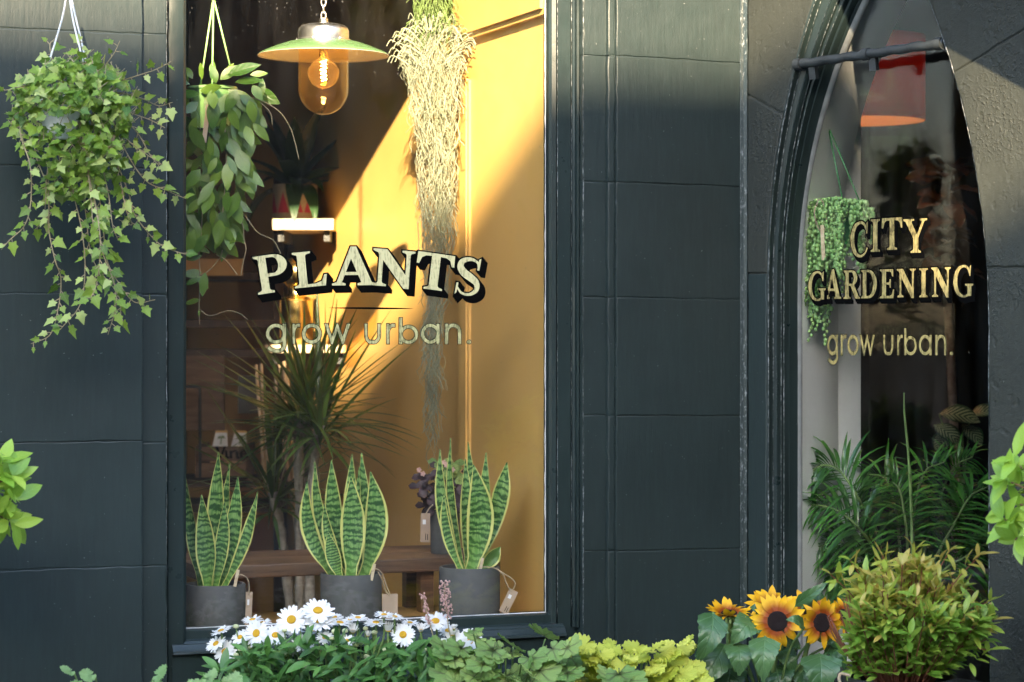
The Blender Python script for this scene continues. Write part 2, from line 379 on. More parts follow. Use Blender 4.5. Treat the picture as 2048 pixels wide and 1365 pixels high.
M['shrub_low'] = leafmat('green_leaf', (0.09, 0.24, 0.025), (0.34, 0.46, 0.07), 0.25, 0.26, (20, 0.2), (0.4, 0.42, 0.2))
M['palm'] = leafmat('palm_leaflet', (0.014, 0.075, 0.014), (0.09, 0.25, 0.035), 0.22, 0.24)
M['pearl'] = leafmat('pearl_bead', (0.16, 0.34, 0.08), (0.38, 0.56, 0.20), 0.1, 0.35)
M['moss'] = leafmat('pale_strand', (0.24, 0.28, 0.19), (0.52, 0.54, 0.39), 0.2, 0.7)
M['purple'] = leafmat('purple_leaf', (0.022, 0.008, 0.014), (0.06, 0.03, 0.035), 0.15, 0.45)
M['pink'] = leafmat('pink_floret', (0.55, 0.30, 0.27), (0.75, 0.5, 0.45), 0.3, 0.6)
M['croton'] = leafmat('bronze_dark_leaf', (0.05, 0.025, 0.01), (0.22, 0.10, 0.035), 0.15, 0.3, (18, 0.4), (0.3, 0.18, 0.07))
def mk_stripe():
    k = NT('striped_prayer_leaf'); u, v = k.uv(); au = k.math('ABSOLUTE', k.math('SUBTRACT', u, 0.5))
    s_ = k.math('SINE', k.math('MULTIPLY', k.math('SUBTRACT', v, k.math('MULTIPLY', au, 0.7)), 50)); f = k.rng(s_, -0.2, 0.4)
    f = k.math('MULTIPLY', f, k.rng(au, 0.36, 0.42, 1, 0))
    return k.done(k.bsdf(k.mix(f, (0.02, 0.07, 0.02), (0.36, 0.42, 0.22)), 0.35))
M['calathea'] = mk_stripe()
def mk_sans():
    k = NT('snake_plant_leaf'); u, v = k.uv(); r = k.rand(); co = k.coord()
    au = k.math('ABSOLUTE', k.math('SUBTRACT', u, 0.5)); wob = k.noise(co, 55, 3, 0.6); w2 = k.noise(co, 16, 3, 0.6)
    ph = k.math('ADD', k.math('MULTIPLY', v, 108), k.math('MULTIPLY', wob, 13)); ph = k.math('ADD', ph, k.math('MULTIPLY', w2, 14))
    ph = k.math('ADD', ph, k.math('MULTIPLY', r, 6))
    band = k.rng(k.math('SINE', ph), -0.7, 0.7)
    fine = k.rng(k.noise(k.coord(scale=(1, 1, 0.08)), 420, 2, 0.6), 0.3, 0.7)
    g = k.mix(band, (0.016, 0.075, 0.014), k.mix(fine, (0.07, 0.19, 0.035), (0.27, 0.42, 0.13)))
    g = k.mix(k.math('MULTIPLY', k.rng(v, 0.0, 0.35, 1, 0), 0.55), g, (0.16, 0.34, 0.04))
    ed = k.math('ADD', k.math('ADD', au, k.math('MULTIPLY', k.math('SUBTRACT', w2, 0.5), 0.16)), k.math('MULTIPLY', k.math('SUBTRACT', r, 0.6), 0.05))
    c = k.mix(k.rng(ed, 0.385, 0.41), g, (0.60, 0.58, 0.17))
    return k.done(k.bsdf(c, 0.33, 0, k.bump(wob, 0.2, 0.002)))
M['sans'] = mk_sans()
# veined colour for lobed leaves (UV: centre at 0.5, 0.5; radius to 0.5)
def lobed(name, c1, c2, vc, vs, trans=0.25, rough=0.42):
    k = NT(name); r = k.rand(); u, v = k.uv(); co = k.coord(); n1 = k.noise(co, 60, 3, 0.6)
    x = k.math('SUBTRACT', u, 0.5); y = k.math('SUBTRACT', v, 0.5)
    ang = k.math('ARCTAN2', y, x); rad = k.math('SQRT', k.math('ADD', k.math('MULTIPLY', x, x), k.math('MULTIPLY', y, y)))
    ang = k.math('ADD', ang, k.math('MULTIPLY', k.math('SUBTRACT', n1, 0.5), 0.35))
    ray = k.math('COSINE', k.math('MULTIPLY', ang, 6.0)); vw = k.rng(ray, 0.72, 0.98)
    vf = k.math('MULTIPLY', vw, k.rng(rad, 0.05, 0.40, 1, 0.25))
    vf = k.math('MAXIMUM', vf, k.rng(rad, 0.0, 0.12, 0.9, 0))
    c = k.mix(k.math('ADD', k.math('MULTIPLY', r, 0.75), k.math('MULTIPLY', n1, 0.25)), c1, c2)
    c = k.mix(k.math('MULTIPLY', vf, vs), c, vc)
    p = k.bsdf(c, rough, 0, k.bump(k.math('SUBTRACT', n1, vf), 0.5, 0.003))
    t = k.n('ShaderNodeBsdfTranslucent'); k.l(k.mix(0.5, c, tuple(min(1, q * 1.7) for q in c2)), t.inputs[0])
    m = k.n('ShaderNodeMixShader'); m.inputs[0].default_value = trans; k.l(p, m.inputs[1]); k.l(t.outputs[0], m.inputs[2])
    return k.done(m.outputs[0])
M['heu_green'] = lobed('veined_green_leaf', (0.11, 0.24, 0.055), (0.36, 0.47, 0.14), (0.055, 0.028, 0.032), 0.95)
M['heu_lime'] = lobed('lime_leaf', (0.42, 0.50, 0.045), (0.66, 0.66, 0.12), (0.5, 0.58, 0.08), 0.3)
M['ger'] = lobed('grey_green_leaf', (0.18, 0.34, 0.12), (0.32, 0.48, 0.20), (0.30, 0.48, 0.2), 0.3)

# ------------------------------------------------------------------ leaf shapes (unit length along +Y, face towards +Z)
def blade(wf, segs=7, bend=0.25, fold=0.15, twist=0.0, cols=3, wave=0.0, rnd=None):
    mb = MB(); rows = []
    for i in range(segs + 1):
        t = i / segs; w_ = wf(t); row = []
        y = sin(bend * t * 1.0) / bend if abs(bend) > 1e-3 else t; z = -(1 - cos(bend * t)) / bend if abs(bend) > 1e-3 else 0
        for j in range(cols):
            a = (j / (cols - 1) - 0.5) * 2
            p = Vector((a * w_, y, z + abs(a) * w_ * fold + (wave * w_ * sin(t * 13 + a * 2) * abs(a))))
            if twist:
                an = twist * t; dx, dz = p.x, p.z - z
                p = Vector((dx * cos(an) - dz * sin(an), y, z + dx * sin(an) + dz * cos(an)))
            row.append(p)
        rows.append(row)
    mb.strip(rows); return mb
def ell(wm, peak=0.45, tip=1.0):
    def f(t):
        if t < peak: x = t / peak; return max(0.004, wm * sin(x * pi / 2) ** 0.85)
        x = (t - peak) / (1 - peak); return max(0.002, wm * cos(x * pi / 2) ** tip)
    return f
def lobed_mesh(outline, n_in=1, ruffle=0.05, cup=0.12, seed=0, cx=0.0, cy=0.0):
    """fan leaf: outline points round a centre, with a middle ring for cupping and ruffles"""
    r = random.Random(seed); mb = MB(); n = len(outline); vs = [Vector((cx, cy, 0))]; uv = [(0.5, 0.5)]
    mx = max((Vector((x, y)) - Vector((cx, cy))).length for x, y in outline)
    for k_, f in ((1, 0.55), (2, 1.0)):
        for i, (x, y) in enumerate(outline):
            dx, dy = x - cx, y - cy; q = sqrt(dx * dx + dy * dy)
            z = cup * (q * f) ** 2 * 2 + (ruffle * sin(i * 2.1 + seed) * f + r.uniform(-1, 1) * ruffle * 0.5) * f
            vs.append(Vector((cx + dx * f, cy + dy * f, z))); uv.append((0.5 + dx * f / mx * 0.5, 0.5 + dy * f / mx * 0.5))
    fs = [(0, 1 + i, 1 + (i + 1) % n) for i in range(n)]
    fs += [(1 + i, 1 + n + i, 1 + n + (i + 1) % n, 1 + (i + 1) % n) for i in range(n)]
    mb.add(vs, fs, uv); return mb
def ivy_outline(s):
    r = random.Random(s); j = lambda: r.uniform(-0.05, 0.05)
    pts = [(0, 0.02), (0.20, -0.06), (0.40 + j(), -0.02 + j()), (0.33, 0.17), (0.52 + j(), 0.36 + j()), (0.30, 0.46), (0.17, 0.72), (0.0, 1.0 + j())]
    left = [(-x, y) for x, y in pts[1:-1]][::-1]; return pts + left
def round_outline(s, lobes=7, depth=0.16, teeth=3, notch=True):
    r = random.Random(s); n = lobes * 8; o = []
    lob = [r.uniform(0.9, 1.08) for _ in range(lobes + 1)]
    for i in range(n):
        a = -pi / 2 + 2 * pi * i / n; q = (a + pi / 2) / (2 * pi) * lobes; f = q - int(q)
        rad = 0.5 * lob[int(q) % lobes] * (1 - depth * (1 - sin(pi * f) ** 0.7)) * (1 - 0.035 * (0.5 + 0.5 * cos(2 * pi * q * teeth))) * (1 + r.uniform(-0.015, 0.015))
        if notch and i == 0: rad *= 0.2
        if notch and i in (1, n - 1): rad *= 0.82
        o.append((rad * cos(a) * 1.08, 0.5 + rad * sin(a)))
    return o
def meshes(mbs, name, mat): return [m.mesh(name, mat, None, True) for m in mbs]
def orient(p, d, up, sc, roll=0.0, sx=1.0):
    y = Vector(d).normalized(); z = Vector(up); z = z - y * z.dot(y)
    if z.length < 1e-4: z = Vector((0.3, -1, 0.2)); z = z - y * z.dot(y)
    z.normalize(); x = y.cross(z)
    if roll:
        z2 = z * cos(roll) + x * sin(roll); x = y.cross(z2); z = z2
    m = Matrix(((x.x * sc * sx, y.x * sc, z.x * sc, p[0]), (x.y * sc * sx, y.y * sc, z.y * sc, p[1]), (x.z * sc * sx, y.z * sc, z.z * sc, p[2]), (0, 0, 0, 1)))
    return m
class Leaves:
    """up to `cap` leaves become objects of their own (those that show largest), the rest one joined stuff part"""
    def __init__(s, thing, mats, name='leaf', cap=300): s.t = thing; s.l = []; s.m = mats; s.n = name; s.cap = cap
    def add(s, me, M_, sc): s.l.append((sc, len(s.l), me, M_))
    def build(s):
        s.l.sort(key=lambda q: -q[0]); 
        for sc, i, me, M_ in s.l[:s.cap]: s.t.inst(s.n, me, M_)
        rest = s.l[s.cap:]
        if rest:
            by = {}
            for sc, i, me, M_ in rest: by.setdefault(me.materials[0], []).append((me, M_))
            for mt, ls in by.items():
                mb = MB()
                for me, M_ in ls:
                    uvl = me.uv_layers[0].data; uvs = [(0.5, 0.5)] * len(me.vertices)
                    for lp in me.loops: uvs[lp.vertex_index] = tuple(uvl[lp.index].uv)
                    mb.add([M_ @ vv.co for vv in me.vertices], [tuple(p.vertices) for p in me.polygons], uvs)
                s.t.part('foliage', mb, mt, smooth=True, kind='stuff')
def spline(pts, n=6):
    """Catmull-Rom through vectors"""
    pts = [Vector(p) for p in pts]; out = []
    q = [pts[0] * 2 - pts[1]] + pts + [pts[-1] * 2 - pts[-2]]
    for i in range(1, len(q) - 2):
        for k in range(n):
            t = k / n; a, b, c, d = q[i - 1], q[i], q[i + 1], q[i + 2]
            out.append(0.5 * ((2 * b) + (c - a) * t + (2 * a - 5 * b + 4 * c - d) * t * t + (3 * b - a - 3 * c + d) * t ** 3))
    out.append(pts[-1]); return out
def pxspline(pts, Y, n=6, dY=None):
    """pixel polyline (u, v[, dy]) to world spline at depth Y"""
    return spline([at(p[0], p[1], Y + (p[2] if len(p) > 2 else 0)) for p in pts], n)

# ================================================================== STRUCTURE
R = random.Random(7)
def inset(poly, d):
    n = len(poly); out = []
    for i in range(n):
        a, b, c = Vector(poly[i - 1]), Vector(poly[i]), Vector(poly[(i + 1) % n])
        e1 = (b - a).normalized(); e2 = (c - b).normalized()
        n1 = Vector((-e1.y, e1.x)); n2 = Vector((-e2.y, e2.x)); m = n1 + n2
        if m.length < 1e-5: m = n1
        m.normalize(); k = d / max(0.35, m.dot(n1)); out.append(tuple(b + m * k))
    return out
def resample(poly, step, jit, rnd):
    out = []; n = len(poly)
    for i in range(n):
        a, b = Vector(poly[i]), Vector(poly[(i + 1) % n]); L = (b - a).length; m = max(1, int(L / step))
        e = (b - a).normalized() if L > 0 else Vector((1, 0)); nn = Vector((-e.y, e.x))
        for k in range(m):
            p = a + (b - a) * (k / m)
            out.append(tuple(p + nn * (rnd.uniform(-jit, jit) if k else 0)))
    return out
def slab(mb, P, poly, nf, depth, bev=0.004, step=0.05, jit=0.0007, rnd=R):
    """a stone with a soft worn arris: outline, two bevel rings, front and sides"""
    o = resample(poly, step, jit, rnd); n = len(o)
    r1 = inset(o, bev * 0.35); r2 = inset(o, bev * 1.2)
    rings = [[P.w(x, z, nf - depth) for x, z in o], [P.w(x, z, nf - bev) for x, z in o], [P.w(x, z, nf - bev * 0.3) for x, z in r1], [P.w(x, z, nf) for x, z in r2]]
    vs = [p for r in rings for p in r]; fs = []
    for k in range(3):
        for i in range(n):
            j = (i + 1) % n; fs.append((k * n + i, k * n + j, (k + 1) * n + j, (k + 1) * n + i))
    fs.append(tuple(3 * n + i for i in range(n)))
    mb.add(vs, fs); mb.flat = getattr(mb, 'flat', []) + [len(mb.f) - 1]; return mb
shop = Thing('shop_building', 'dark slate painted stone shop front with a square window and a pointed arch window', 'building', A.w(0.1, -1.5))
def stone(P, poly, nf, depth, mat='slate', bev=0.0016, jit=0.0013):
    mb = MB(); slab(mb, P, poly, nf, depth, bev, 0.022, jit)
    return shop.part('stone_block', mb, M[mat], smooth=True, auto=28)
zA = lambda u, v, n=0.0: A.sz(u, v, n)[1]
G = 0.0007
# --- ashlar to the left of the display window
sL0, sL1 = -1.9, A.s(285)
zl = [1.7] + [zA(140, v) for v in (62, 333, 587, 884, 1137)] + [-1.1, -1.5]
for i in range(len(zl) - 1):
    stone(A, [(sL0, zl[i + 1] + G), (sL1, zl[i + 1] + G), (sL1, zl[i] - G), (sL0, zl[i] - G)], R.uniform(-0.0012, 0.0012), 0.10)
# recessed margin strips beside the window
nS = -0.020
sM0, sM1 = sL1 + 0.0003, A.s(333, nS)
zs = [1.7] + [zA(310, v, nS) for v in (68, 338, 590, 886, 1132)] + [-1.1, -1.5]
for i in range(len(zs) - 1):
    stone(A, [(sM0, zs[i + 1] + G), (sM1, zs[i + 1] + G), (sM1, zs[i] - G), (sM0, zs[i] - G)], nS + R.uniform(-0.001, 0.001), 0.06)
# pier to the right: margin strip, arris strip, broad face
nP = -0.018
sP0, sP1 = A.s(1166, nP), A.s(1214, nP)
sQ0, sQ1 = A.s(1216, -0.006), A.s(1231, -0.006)
sR0, sR1 = A.s(1233), A.s(1484) - 0.004
zp = [1.7] + [zA(1320, v) for v in (117, 368, 597, 832, 1101)] + [-1.0, -1.5]
tilt = 0.007
def quad(s0, s1, za, zb):
    f = lambda s_, z: z - (s_ - 0.35) * tilt / 0.17 * 0.35
    return [(s0, f(s0, zb) + G), (s1, f(s1, zb) + G), (s1, f(s1, za) - G), (s0, f(s0, za) - G)]
for i in range(len(zp) - 1):
    stone(A, quad(sP0, sP1, zp[i], zp[i + 1]), nP + R.uniform(-0.0008, 0.0008), 0.06)
    stone(A, quad(sQ0, sQ1, zp[i], zp[i + 1]), -0.007 + R.uniform(-0.0006, 0.0006), 0.06, bev=0.003)
    stone(A, quad(sR0, sR1, zp[i], zp[i + 1]), R.uniform(-0.0008, 0.0008), 0.10)
# filled joints and masonry behind
mb = MB()
mb.pbox(A, sL0, sL1 - 0.001, -0.34, -0.0018, -1.5, 1.7)
mb.pbox(A, sM0, sM1 - 0.001, -0.34, nS - 0.0018, -1.5, 1.7)
mb.pbox(A, sP0 + 0.001, sP1, -0.34, nP - 0.0018, -1.5, 1.7)
mb.pbox(A, sP1 + 0.0001, sR0, -0.34, -0.0085, -1.5, 1.7)
mb.pbox(A, sR0 + 0.0001, sR1 + 0.03, -0.34, -0.0018, -1.5, 1.7)
shop.part('masonry', mb, M['slate'])
# paint-filled fillet in the re-entrant corner between the two walls
mb = MB(); rows = []
for i in range(70):
    z = -1.5 + 3.2 * i / 69; j = R.uniform(-0.0012, 0.0012); e = R.uniform(0.0, 0.0012)
    p0 = A.w(sR1 - 0.001, z, 0.0003); p3 = B.w(0.0115, z, 0.0003)
    pm = (A.w(sR1 + 0.004, z, 0.0035 + j) * 0.5 + B.w(0.005, z, 0.003 + e) * 0.5)
    rows.append([p0, p0.lerp(pm, 0.6) + Vector((0, -0.0008, 0)), pm, p3.lerp(pm, 0.6) + Vector((0, -0.0008, 0)), p3])
mb.strip(rows); shop.part('corner_fillet', mb, M['fillet'], smooth=True)

# thick paint beads along the arrises, sky glints painted on as pale specks
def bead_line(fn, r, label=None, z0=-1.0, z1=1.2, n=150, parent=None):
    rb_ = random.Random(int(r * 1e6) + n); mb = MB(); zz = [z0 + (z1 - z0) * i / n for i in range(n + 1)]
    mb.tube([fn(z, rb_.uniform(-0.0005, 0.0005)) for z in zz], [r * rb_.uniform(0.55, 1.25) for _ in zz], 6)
    shop.part('paint_glint_bead', mb, M['arris'], parent, smooth=True)
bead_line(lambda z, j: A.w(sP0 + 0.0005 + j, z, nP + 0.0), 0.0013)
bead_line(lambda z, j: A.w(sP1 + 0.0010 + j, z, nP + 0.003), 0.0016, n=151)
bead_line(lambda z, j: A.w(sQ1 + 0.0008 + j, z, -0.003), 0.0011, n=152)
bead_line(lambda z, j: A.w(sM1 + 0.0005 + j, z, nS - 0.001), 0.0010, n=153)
# --- display window: stiles, moulded beads, sill
ZG0 = zA(740, 1241, -0.09) ; ZG1 = 1.08
nG = -0.09
gL, gR = A.s(369.5, -0.046) + 0.004, A.s(1091, nG)
def extrude(mb, prof, f0, f1, steps=1, closed=False, wob=0.0, rnd=None):
    rows = []
    for i in range(steps + 1):
        t = i / steps; rows.append([f0(a, b, t) + (Vector((0, rnd.uniform(-wob, wob), 0)) if wob and rnd else Vector((0, 0, 0))) for a, b in prof])
    mb.strip(rows)
mb = MB()
# right jamb profile, (s, n)
s = lambda u, n: A.s(u, n)
profR = [(gR, nG - 0.01), (gR, -0.078), (gR + 0.003, -0.070), (s(1098, -0.064), -0.066), (s(1104, -0.058), -0.059), (s(1112, -0.056), -0.056), (s(1114, -0.060), -0.060),
         (s(1116, -0.052), -0.052), (s(1141, -0.050), -0.050), (s(1143, -0.056), -0.056), (s(1145, -0.050), -0.050), (s(1149, -0.048), -0.047), (s(1151, -0.040), -0.040), (s(1154, -0.034), -0.035),
         (s(1158, -0.034), -0.034), (s(1161, -0.039), -0.038), (s(1163, -0.046), -0.046), (s(1165, -0.05), -0.05), (s(1170, -0.05), -0.05)]
Rw = random.Random(3)
extrude(mb, profR, lambda a, b, t: A.w(a, -0.62 + t * 1.9, b), None, 60, wob=0.0005, rnd=Rw)
win = shop.part('display_window', mb, M['slate_wood'], smooth=True, auto=30, label='tall square display window with gilded lettering')
mb = MB()
profL = [(s(336.5, -0.046) - 0.004, -0.08), (s(334.5, -0.046), -0.052), (s(336.5, -0.046), -0.047), (s(339, -0.046), -0.046), (s(367, -0.046), -0.046), (s(369, -0.046), -0.048), (gL, -0.052), (gL, nG - 0.01)]
extrude(mb, profL, lambda a, b, t: A.w(a, -0.90 + t * 2.15, b), None, 50, wob=0.0004, rnd=Rw)
shop.part('stile', mb, M['slate_wood'], win, smooth=True, auto=30)
mb = MB()
zb = ZG0
profS = [(nG - 0.03, zb), (-0.066, zb), (-0.062, zb - 0.002), (-0.061, zb - 0.0175), (-0.058, zb - 0.019), (-0.050, zb - 0.0205), (-0.046, zb - 0.025), (-0.041, zb - 0.026), (-0.034, zb - 0.037), (-0.030, zb - 0.039), (-0.029, zb - 0.043),
         (-0.040, zb - 0.046), (-0.041, zb - 0.098), (-0.036, zb - 0.100), (-0.018, zb - 0.104), (-0.014, zb - 0.108), (-0.013, zb - 0.125), (-0.020, zb - 0.130), (-0.020, zb - 0.5)]
sS0, sS1 = gL - 0.03, gR + 0.024
extrude(mb, profS, lambda a, b, t: A.w(sS0 + (sS1 - sS0) * t, b, a), None, 40, wob=0.0004, rnd=Rw)
shop.part('sill', mb, M['slate_wood'], win, smooth=True, auto=30)
for nm_, bx_ in (('jamb_foot', (gR + 0.024, s(1166, -0.05), -0.12, -0.0502, -0.9, -0.62)), ('jamb_core', (gR + 0.02, s(1170, -0.05) + 0.004, -0.3, -0.06, -1.5, ZG0 - 0.05)), ('apron', (gL - 0.05, s(1166, -0.05), -0.3, -0.045, -1.5, -0.90))):
    mb = MB(); mb.pbox(A, *bx_); shop.part(nm_, mb, M['slate_wood'], win)
mb = MB(); mb.pbox(A, sL0, 0.55, -0.34, 0.012, ZG1, 1.7)
shop.part('window_head', mb, M['slate_wood'], win)
mb = MB(); mb.pbox(A, gL - 0.006, gR + 0.006, nG - 0.006, nG, ZG0 - 0.006, ZG1)
shop.part('glass_pane', mb, M['glass'], win)
# pale putty line showing at the glass edge
mb = MB(); rows = []
for i in range(90):
    z = ZG0 + (ZG1 - ZG0) * i / 89; j = max(0, Rw.uniform(-0.0012, 0.0016))
    rows.append([A.w(gR - 0.0012 - j, z, nG + 0.0006), A.w(gR + 0.003, z, nG + 0.0006)])
mb.strip(rows); rows = []
for i in range(60):
    x = gL + (gR - gL) * i / 59; rows.append([A.w(x, ZG0 - 0.002, nG + 0.0007), A.w(x, ZG0 + 0.0012 + max(0, Rw.uniform(-0.001, 0.001)), nG + 0.0007)])
mb.strip(rows); shop.part('putty_line', mb, M['white'], win)

# ochre shutter box on the right of the window, receding into the shop
mb = MB()
shS = gR + 0.006; D0, D1 = -0.096, -0.62
n917 = None
def s_on(u, sfix):   # depth at which a wall s = sfix is met by the column u
    r = Vector(((u - 1024) / F, 1, 0)); t = (sfix + A.d.dot(A.O)) / A.d.dot(r); return (r * t - A.O).dot(A.n)
nEnd = s_on(917, shS)
mb.pbox(A, shS + 0.010, shS + 0.03, nEnd, D0, -0.75, 1.0)
shut = shop.part('window_shutter', mb, M['yellow'], label='ochre painted panelled shutter at the window side')
mb = MB(); st0 = s_on(931, shS); mb.pbox(A, shS, shS + 0.0098, nEnd, st0, -0.75, 0.576); mb.pbox(A, shS + 0.001, shS + 0.0098, nEnd + 0.003, st0, 0.6705, 1.0); mb.pbox(A, shS + 0.004, shS + 0.0098, st0 + 0.0004, st0 + 0.010, -0.75, 0.572)
shop.part('shutter_stile', mb, M['yellow'], shut)
zr0 = at(1090, 15, A.depth(1090, nG)).z; zr1 = zr0 + 0.093
mb = MB(); mb.pbox(A, shS - 0.012, shS + 0.0098, nEnd - 0.004, D0 - 0.012, zr0, zr1); mb.pbox(A, shS - 0.004, shS + 0.0097, nEnd + 0.004, D0 - 0.006, zr0 - 0.012, zr0 - 0.0004)
shop.part('shutter_rail', mb, M['yellow'], shut)

# --- pointed arch window in the angled wall
def circ3(p, q, r):
    ax, ay = p; bx, by = q; cx, cy = r
    d = 2 * (ax * (by - cy) + bx * (cy - ay) + cx * (ay - by))
    ux = ((ax * ax + ay * ay) * (by - cy) + (bx * bx + by * by) * (cy - ay) + (cx * cx + cy * cy) * (ay - by)) / d
    uy = ((ax * ax + ay * ay) * (cx - bx) + (bx * bx + by * by) * (ax - cx) + (cx * cx + cy * cy) * (bx - ax)) / d
    return ux, uy, sqrt((ax - ux) ** 2 + (ay - uy) ** 2)
cLg = (1.107, 0.0933, 1.0155); cLo = (1.4137, 0.0939, 1.3445)
cRo = circ3(B.sz(1892, 96), B.sz(1940, 280), B.sz(1975, 560)); cRg = (-0.7295, 0.0137, 1.348)
def arcL(c, z): return c[0] - sqrt(max(0, c[2] ** 2 - max(0, z - c[1]) ** 2))
def arcR(c, z): return c[0] + sqrt(max(0, c[2] ** 2 - max(0, z - c[1]) ** 2))
def sLf(f, z): return arcL(cLg, z) * (1 - f) + arcL(cLo, z) * f
def sRf(f, z): return (arcR(cRg, z) + 0.018) * (1 - f) + arcR(cRo, z) * f
def apex(f):
    lo, hi = 0.3, 1.3
    for _ in range(40):
        m = (lo + hi) / 2
        if sLf(f, m) < sRf(f, m): lo = m
        else: hi = m
    return lo
ZB0 = -0.72
def curve(fn, f, n=40):
    za = apex(f); zsp = 0.0
    zs_ = [ZB0 + (zsp - ZB0) * i / 14 for i in range(14)] + [zsp + (za - zsp) * i / n for i in range(n + 1)]
    return [(fn(f, z), z) for z in zs_]
# stones of the angled wall
ap_o = apex(1.0)
Lc = curve(sLf, 1.0); Rc = curve(sRf, 1.0)
zj = B.sz(1500, 547)[1]
def seg(c, z0, z1): return [p for p in c if z0 < p[1] < z1]
def stB(poly, nf, mat, bev=0.003): return stone(B, poly, nf, 0.12, mat, bev, 0.0014)
sb0 = 0.012
# joints of the left side: horizontal at the springing, one raking voussoir joint
sO = lambda z: sLf(1.0, z); sOr = lambda z: sRf(1.0, z)
g2 = 0.0013
low = [(sb0, -1.5), (sO(ZB0), -1.5)] + [(sO(z), z) for z in (ZB0, -0.5, -0.25, 0.0, zj - g2)] + [(sb0, zj - g2)]
stB(low, 0.0, 'slate')
za_, zb_ = B.sz(1489, 192)[1], B.sz(1562, 232)[1]
zs1 = [zj + g2 + (zb_ - zj) * i / 8 for i in range(9)]
stB([(sb0, zj + g2)] + [(sO(z), z) for z in zs1] + [(sb0, za_)], 0.001, 'slate_rough')
zs2 = [zb_ + 0.004 + (ap_o - 0.03 - zb_) * i / 12 for i in range(13)]
stB([(sb0, za_ + 0.003)] + [(sO(z), z) for z in zs2] + [(0.335, 1.7), (sb0, 1.7)], -0.0005, 'slate_rough')
# right side
zr_ = B.sz(2000, 536)[1]
SR = 1.15
stB([(SR, -1.5), (SR, zr_ - g2)] + [(sOr(z), z) for z in (zr_ - g2, 0.05, -0.2, -0.45, ZB0)] + [(sOr(ZB0), -1.5)], 0.0, 'slate_rough')
z1_ = B.sz(1960, 143)[1]; z2_ = B.sz(2048, 62)[1]; s1_ = sOr(z1_); s2_ = B.sz(2048, 62)[0]; sl_ = (z2_ - z1_) / (s2_ - s1_)
zz = [zr_ + g2 + (z1_ - zr_) * i / 8 for i in range(9)]
stB([(SR, zr_ + g2), (SR, z1_ + sl_ * (SR - s1_))] + [(sOr(z), z) for z in zz[::-1]], 0.0012, 'slate_rough')
zz = [z1_ + 0.003 + (ap_o - 0.03 - z1_) * i / 10 for i in range(11)]
stB([(SR, z1_ + sl_ * (SR - s1_) + 0.003), (SR, 1.7), (0.34, 1.7)] + [(sOr(z), z) for z in zz[::-1]], 0.0, 'slate_rough')
mb = MB()   # filled joints behind those stones
for c, sx, sg in ((Lc, sb0 + 0.004, 1), (Rc, SR, -1)):
    rows = [[B.w(sx, z, -0.0022), B.w(x + 0.0 - sg * 0.0006, z, -0.0022)] if sg > 0 else [B.w(x + 0.0006, z, -0.0022), B.w(sx, z, -0.0022)] for x, z in [(c[0][0], -1.5)] + c]
    mb.strip(rows)
mb.pbox(B, 0.02, SR, -0.2, -0.006, ap_o + 0.02, 1.7)
mb.pbox(B, 0.05, 0.7, -0.25, -0.03, -1.5, ZB0)
shop.part('masonry', mb, M['slate_rough'])

def loft(mb, prof, fn, flip, n=40, wob=0.0, rnd=None):
    """sweep a jamb profile [(f, depth)] up the jamb and round the arch"""
    cs = [curve(fn, f, n) for f, _ in prof]; rows = []
    for i in range(len(cs[0])):
        r_ = [B.w(cs[k][i][0] + (rnd.uniform(-wob, wob) if rnd and 0 < k < len(prof) - 1 else 0), cs[k][i][1], prof[k][1]) for k in range(len(prof))]
        rows.append(r_[::-1] if flip else r_)
    mb.strip(rows)
nGB = -0.080
mb = MB()
jl = [(1.0, -0.06), (1.0, -0.001), (0.94, -0.002), (0.93, -0.014), (0.90, -0.018), (0.62, -0.022), (0.60, -0.027), (0.58, -0.021), (0.50, -0.019), (0.44, -0.024), (0.42, -0.036), (0.30, -0.038), (0.27, -0.034), (0.22, -0.035), (0.20, -0.048),
      (0.12, -0.050), (0.10, -0.047), (0.07, -0.050), (0.06, -0.064), (0.02, -0.066), (0.0, -0.070)]
loft(mb, jl, sLf, False, 44, 0.0005, Rw)
jr = [(1.0, -0.06), (1.0, -0.001), (0.97, -0.003), (0.90, -0.008), (0.60, -0.020), (0.58, -0.024), (0.42, -0.026), (0.38, -0.032), (0.36, -0.060), (0.0, -0.070)]
loft(mb, jr, sRf, True, 44, 0.0005, Rw)
arch = shop.part('arched_window', mb, M['slate_wood'], smooth=True, auto=35, label='pointed arch window with moulded dark jambs and gilded lettering')
mb = MB(); jl2 = [(0.005, -0.0695), (-0.02, -0.0705), (-0.06, -0.0715), (-0.16, -0.074), (-0.17, -0.0795)]
loft(mb, jl2, sLf, False, 44, 0.0004, Rw)
shop.part('putty_line', mb, M['putty'], arch, smooth=True)
mb = MB()
gl = curve(sLf, 0.2, 40); gr = curve(sRf, 0.2, 40)
rows = [[B.w(a[0], a[1], nGB), B.w(b[0], a[1], nGB)] for a, b in zip(gl, gr)]
rows2 = [[B.w(b[0], a[1], nGB - 0.006), B.w(a[0], a[1], nGB - 0.006)] for a, b in zip(gl, gr)]
mb.strip(rows); mb.strip(rows2); shop.part('glass_pane', mb, M['glass'], arch)
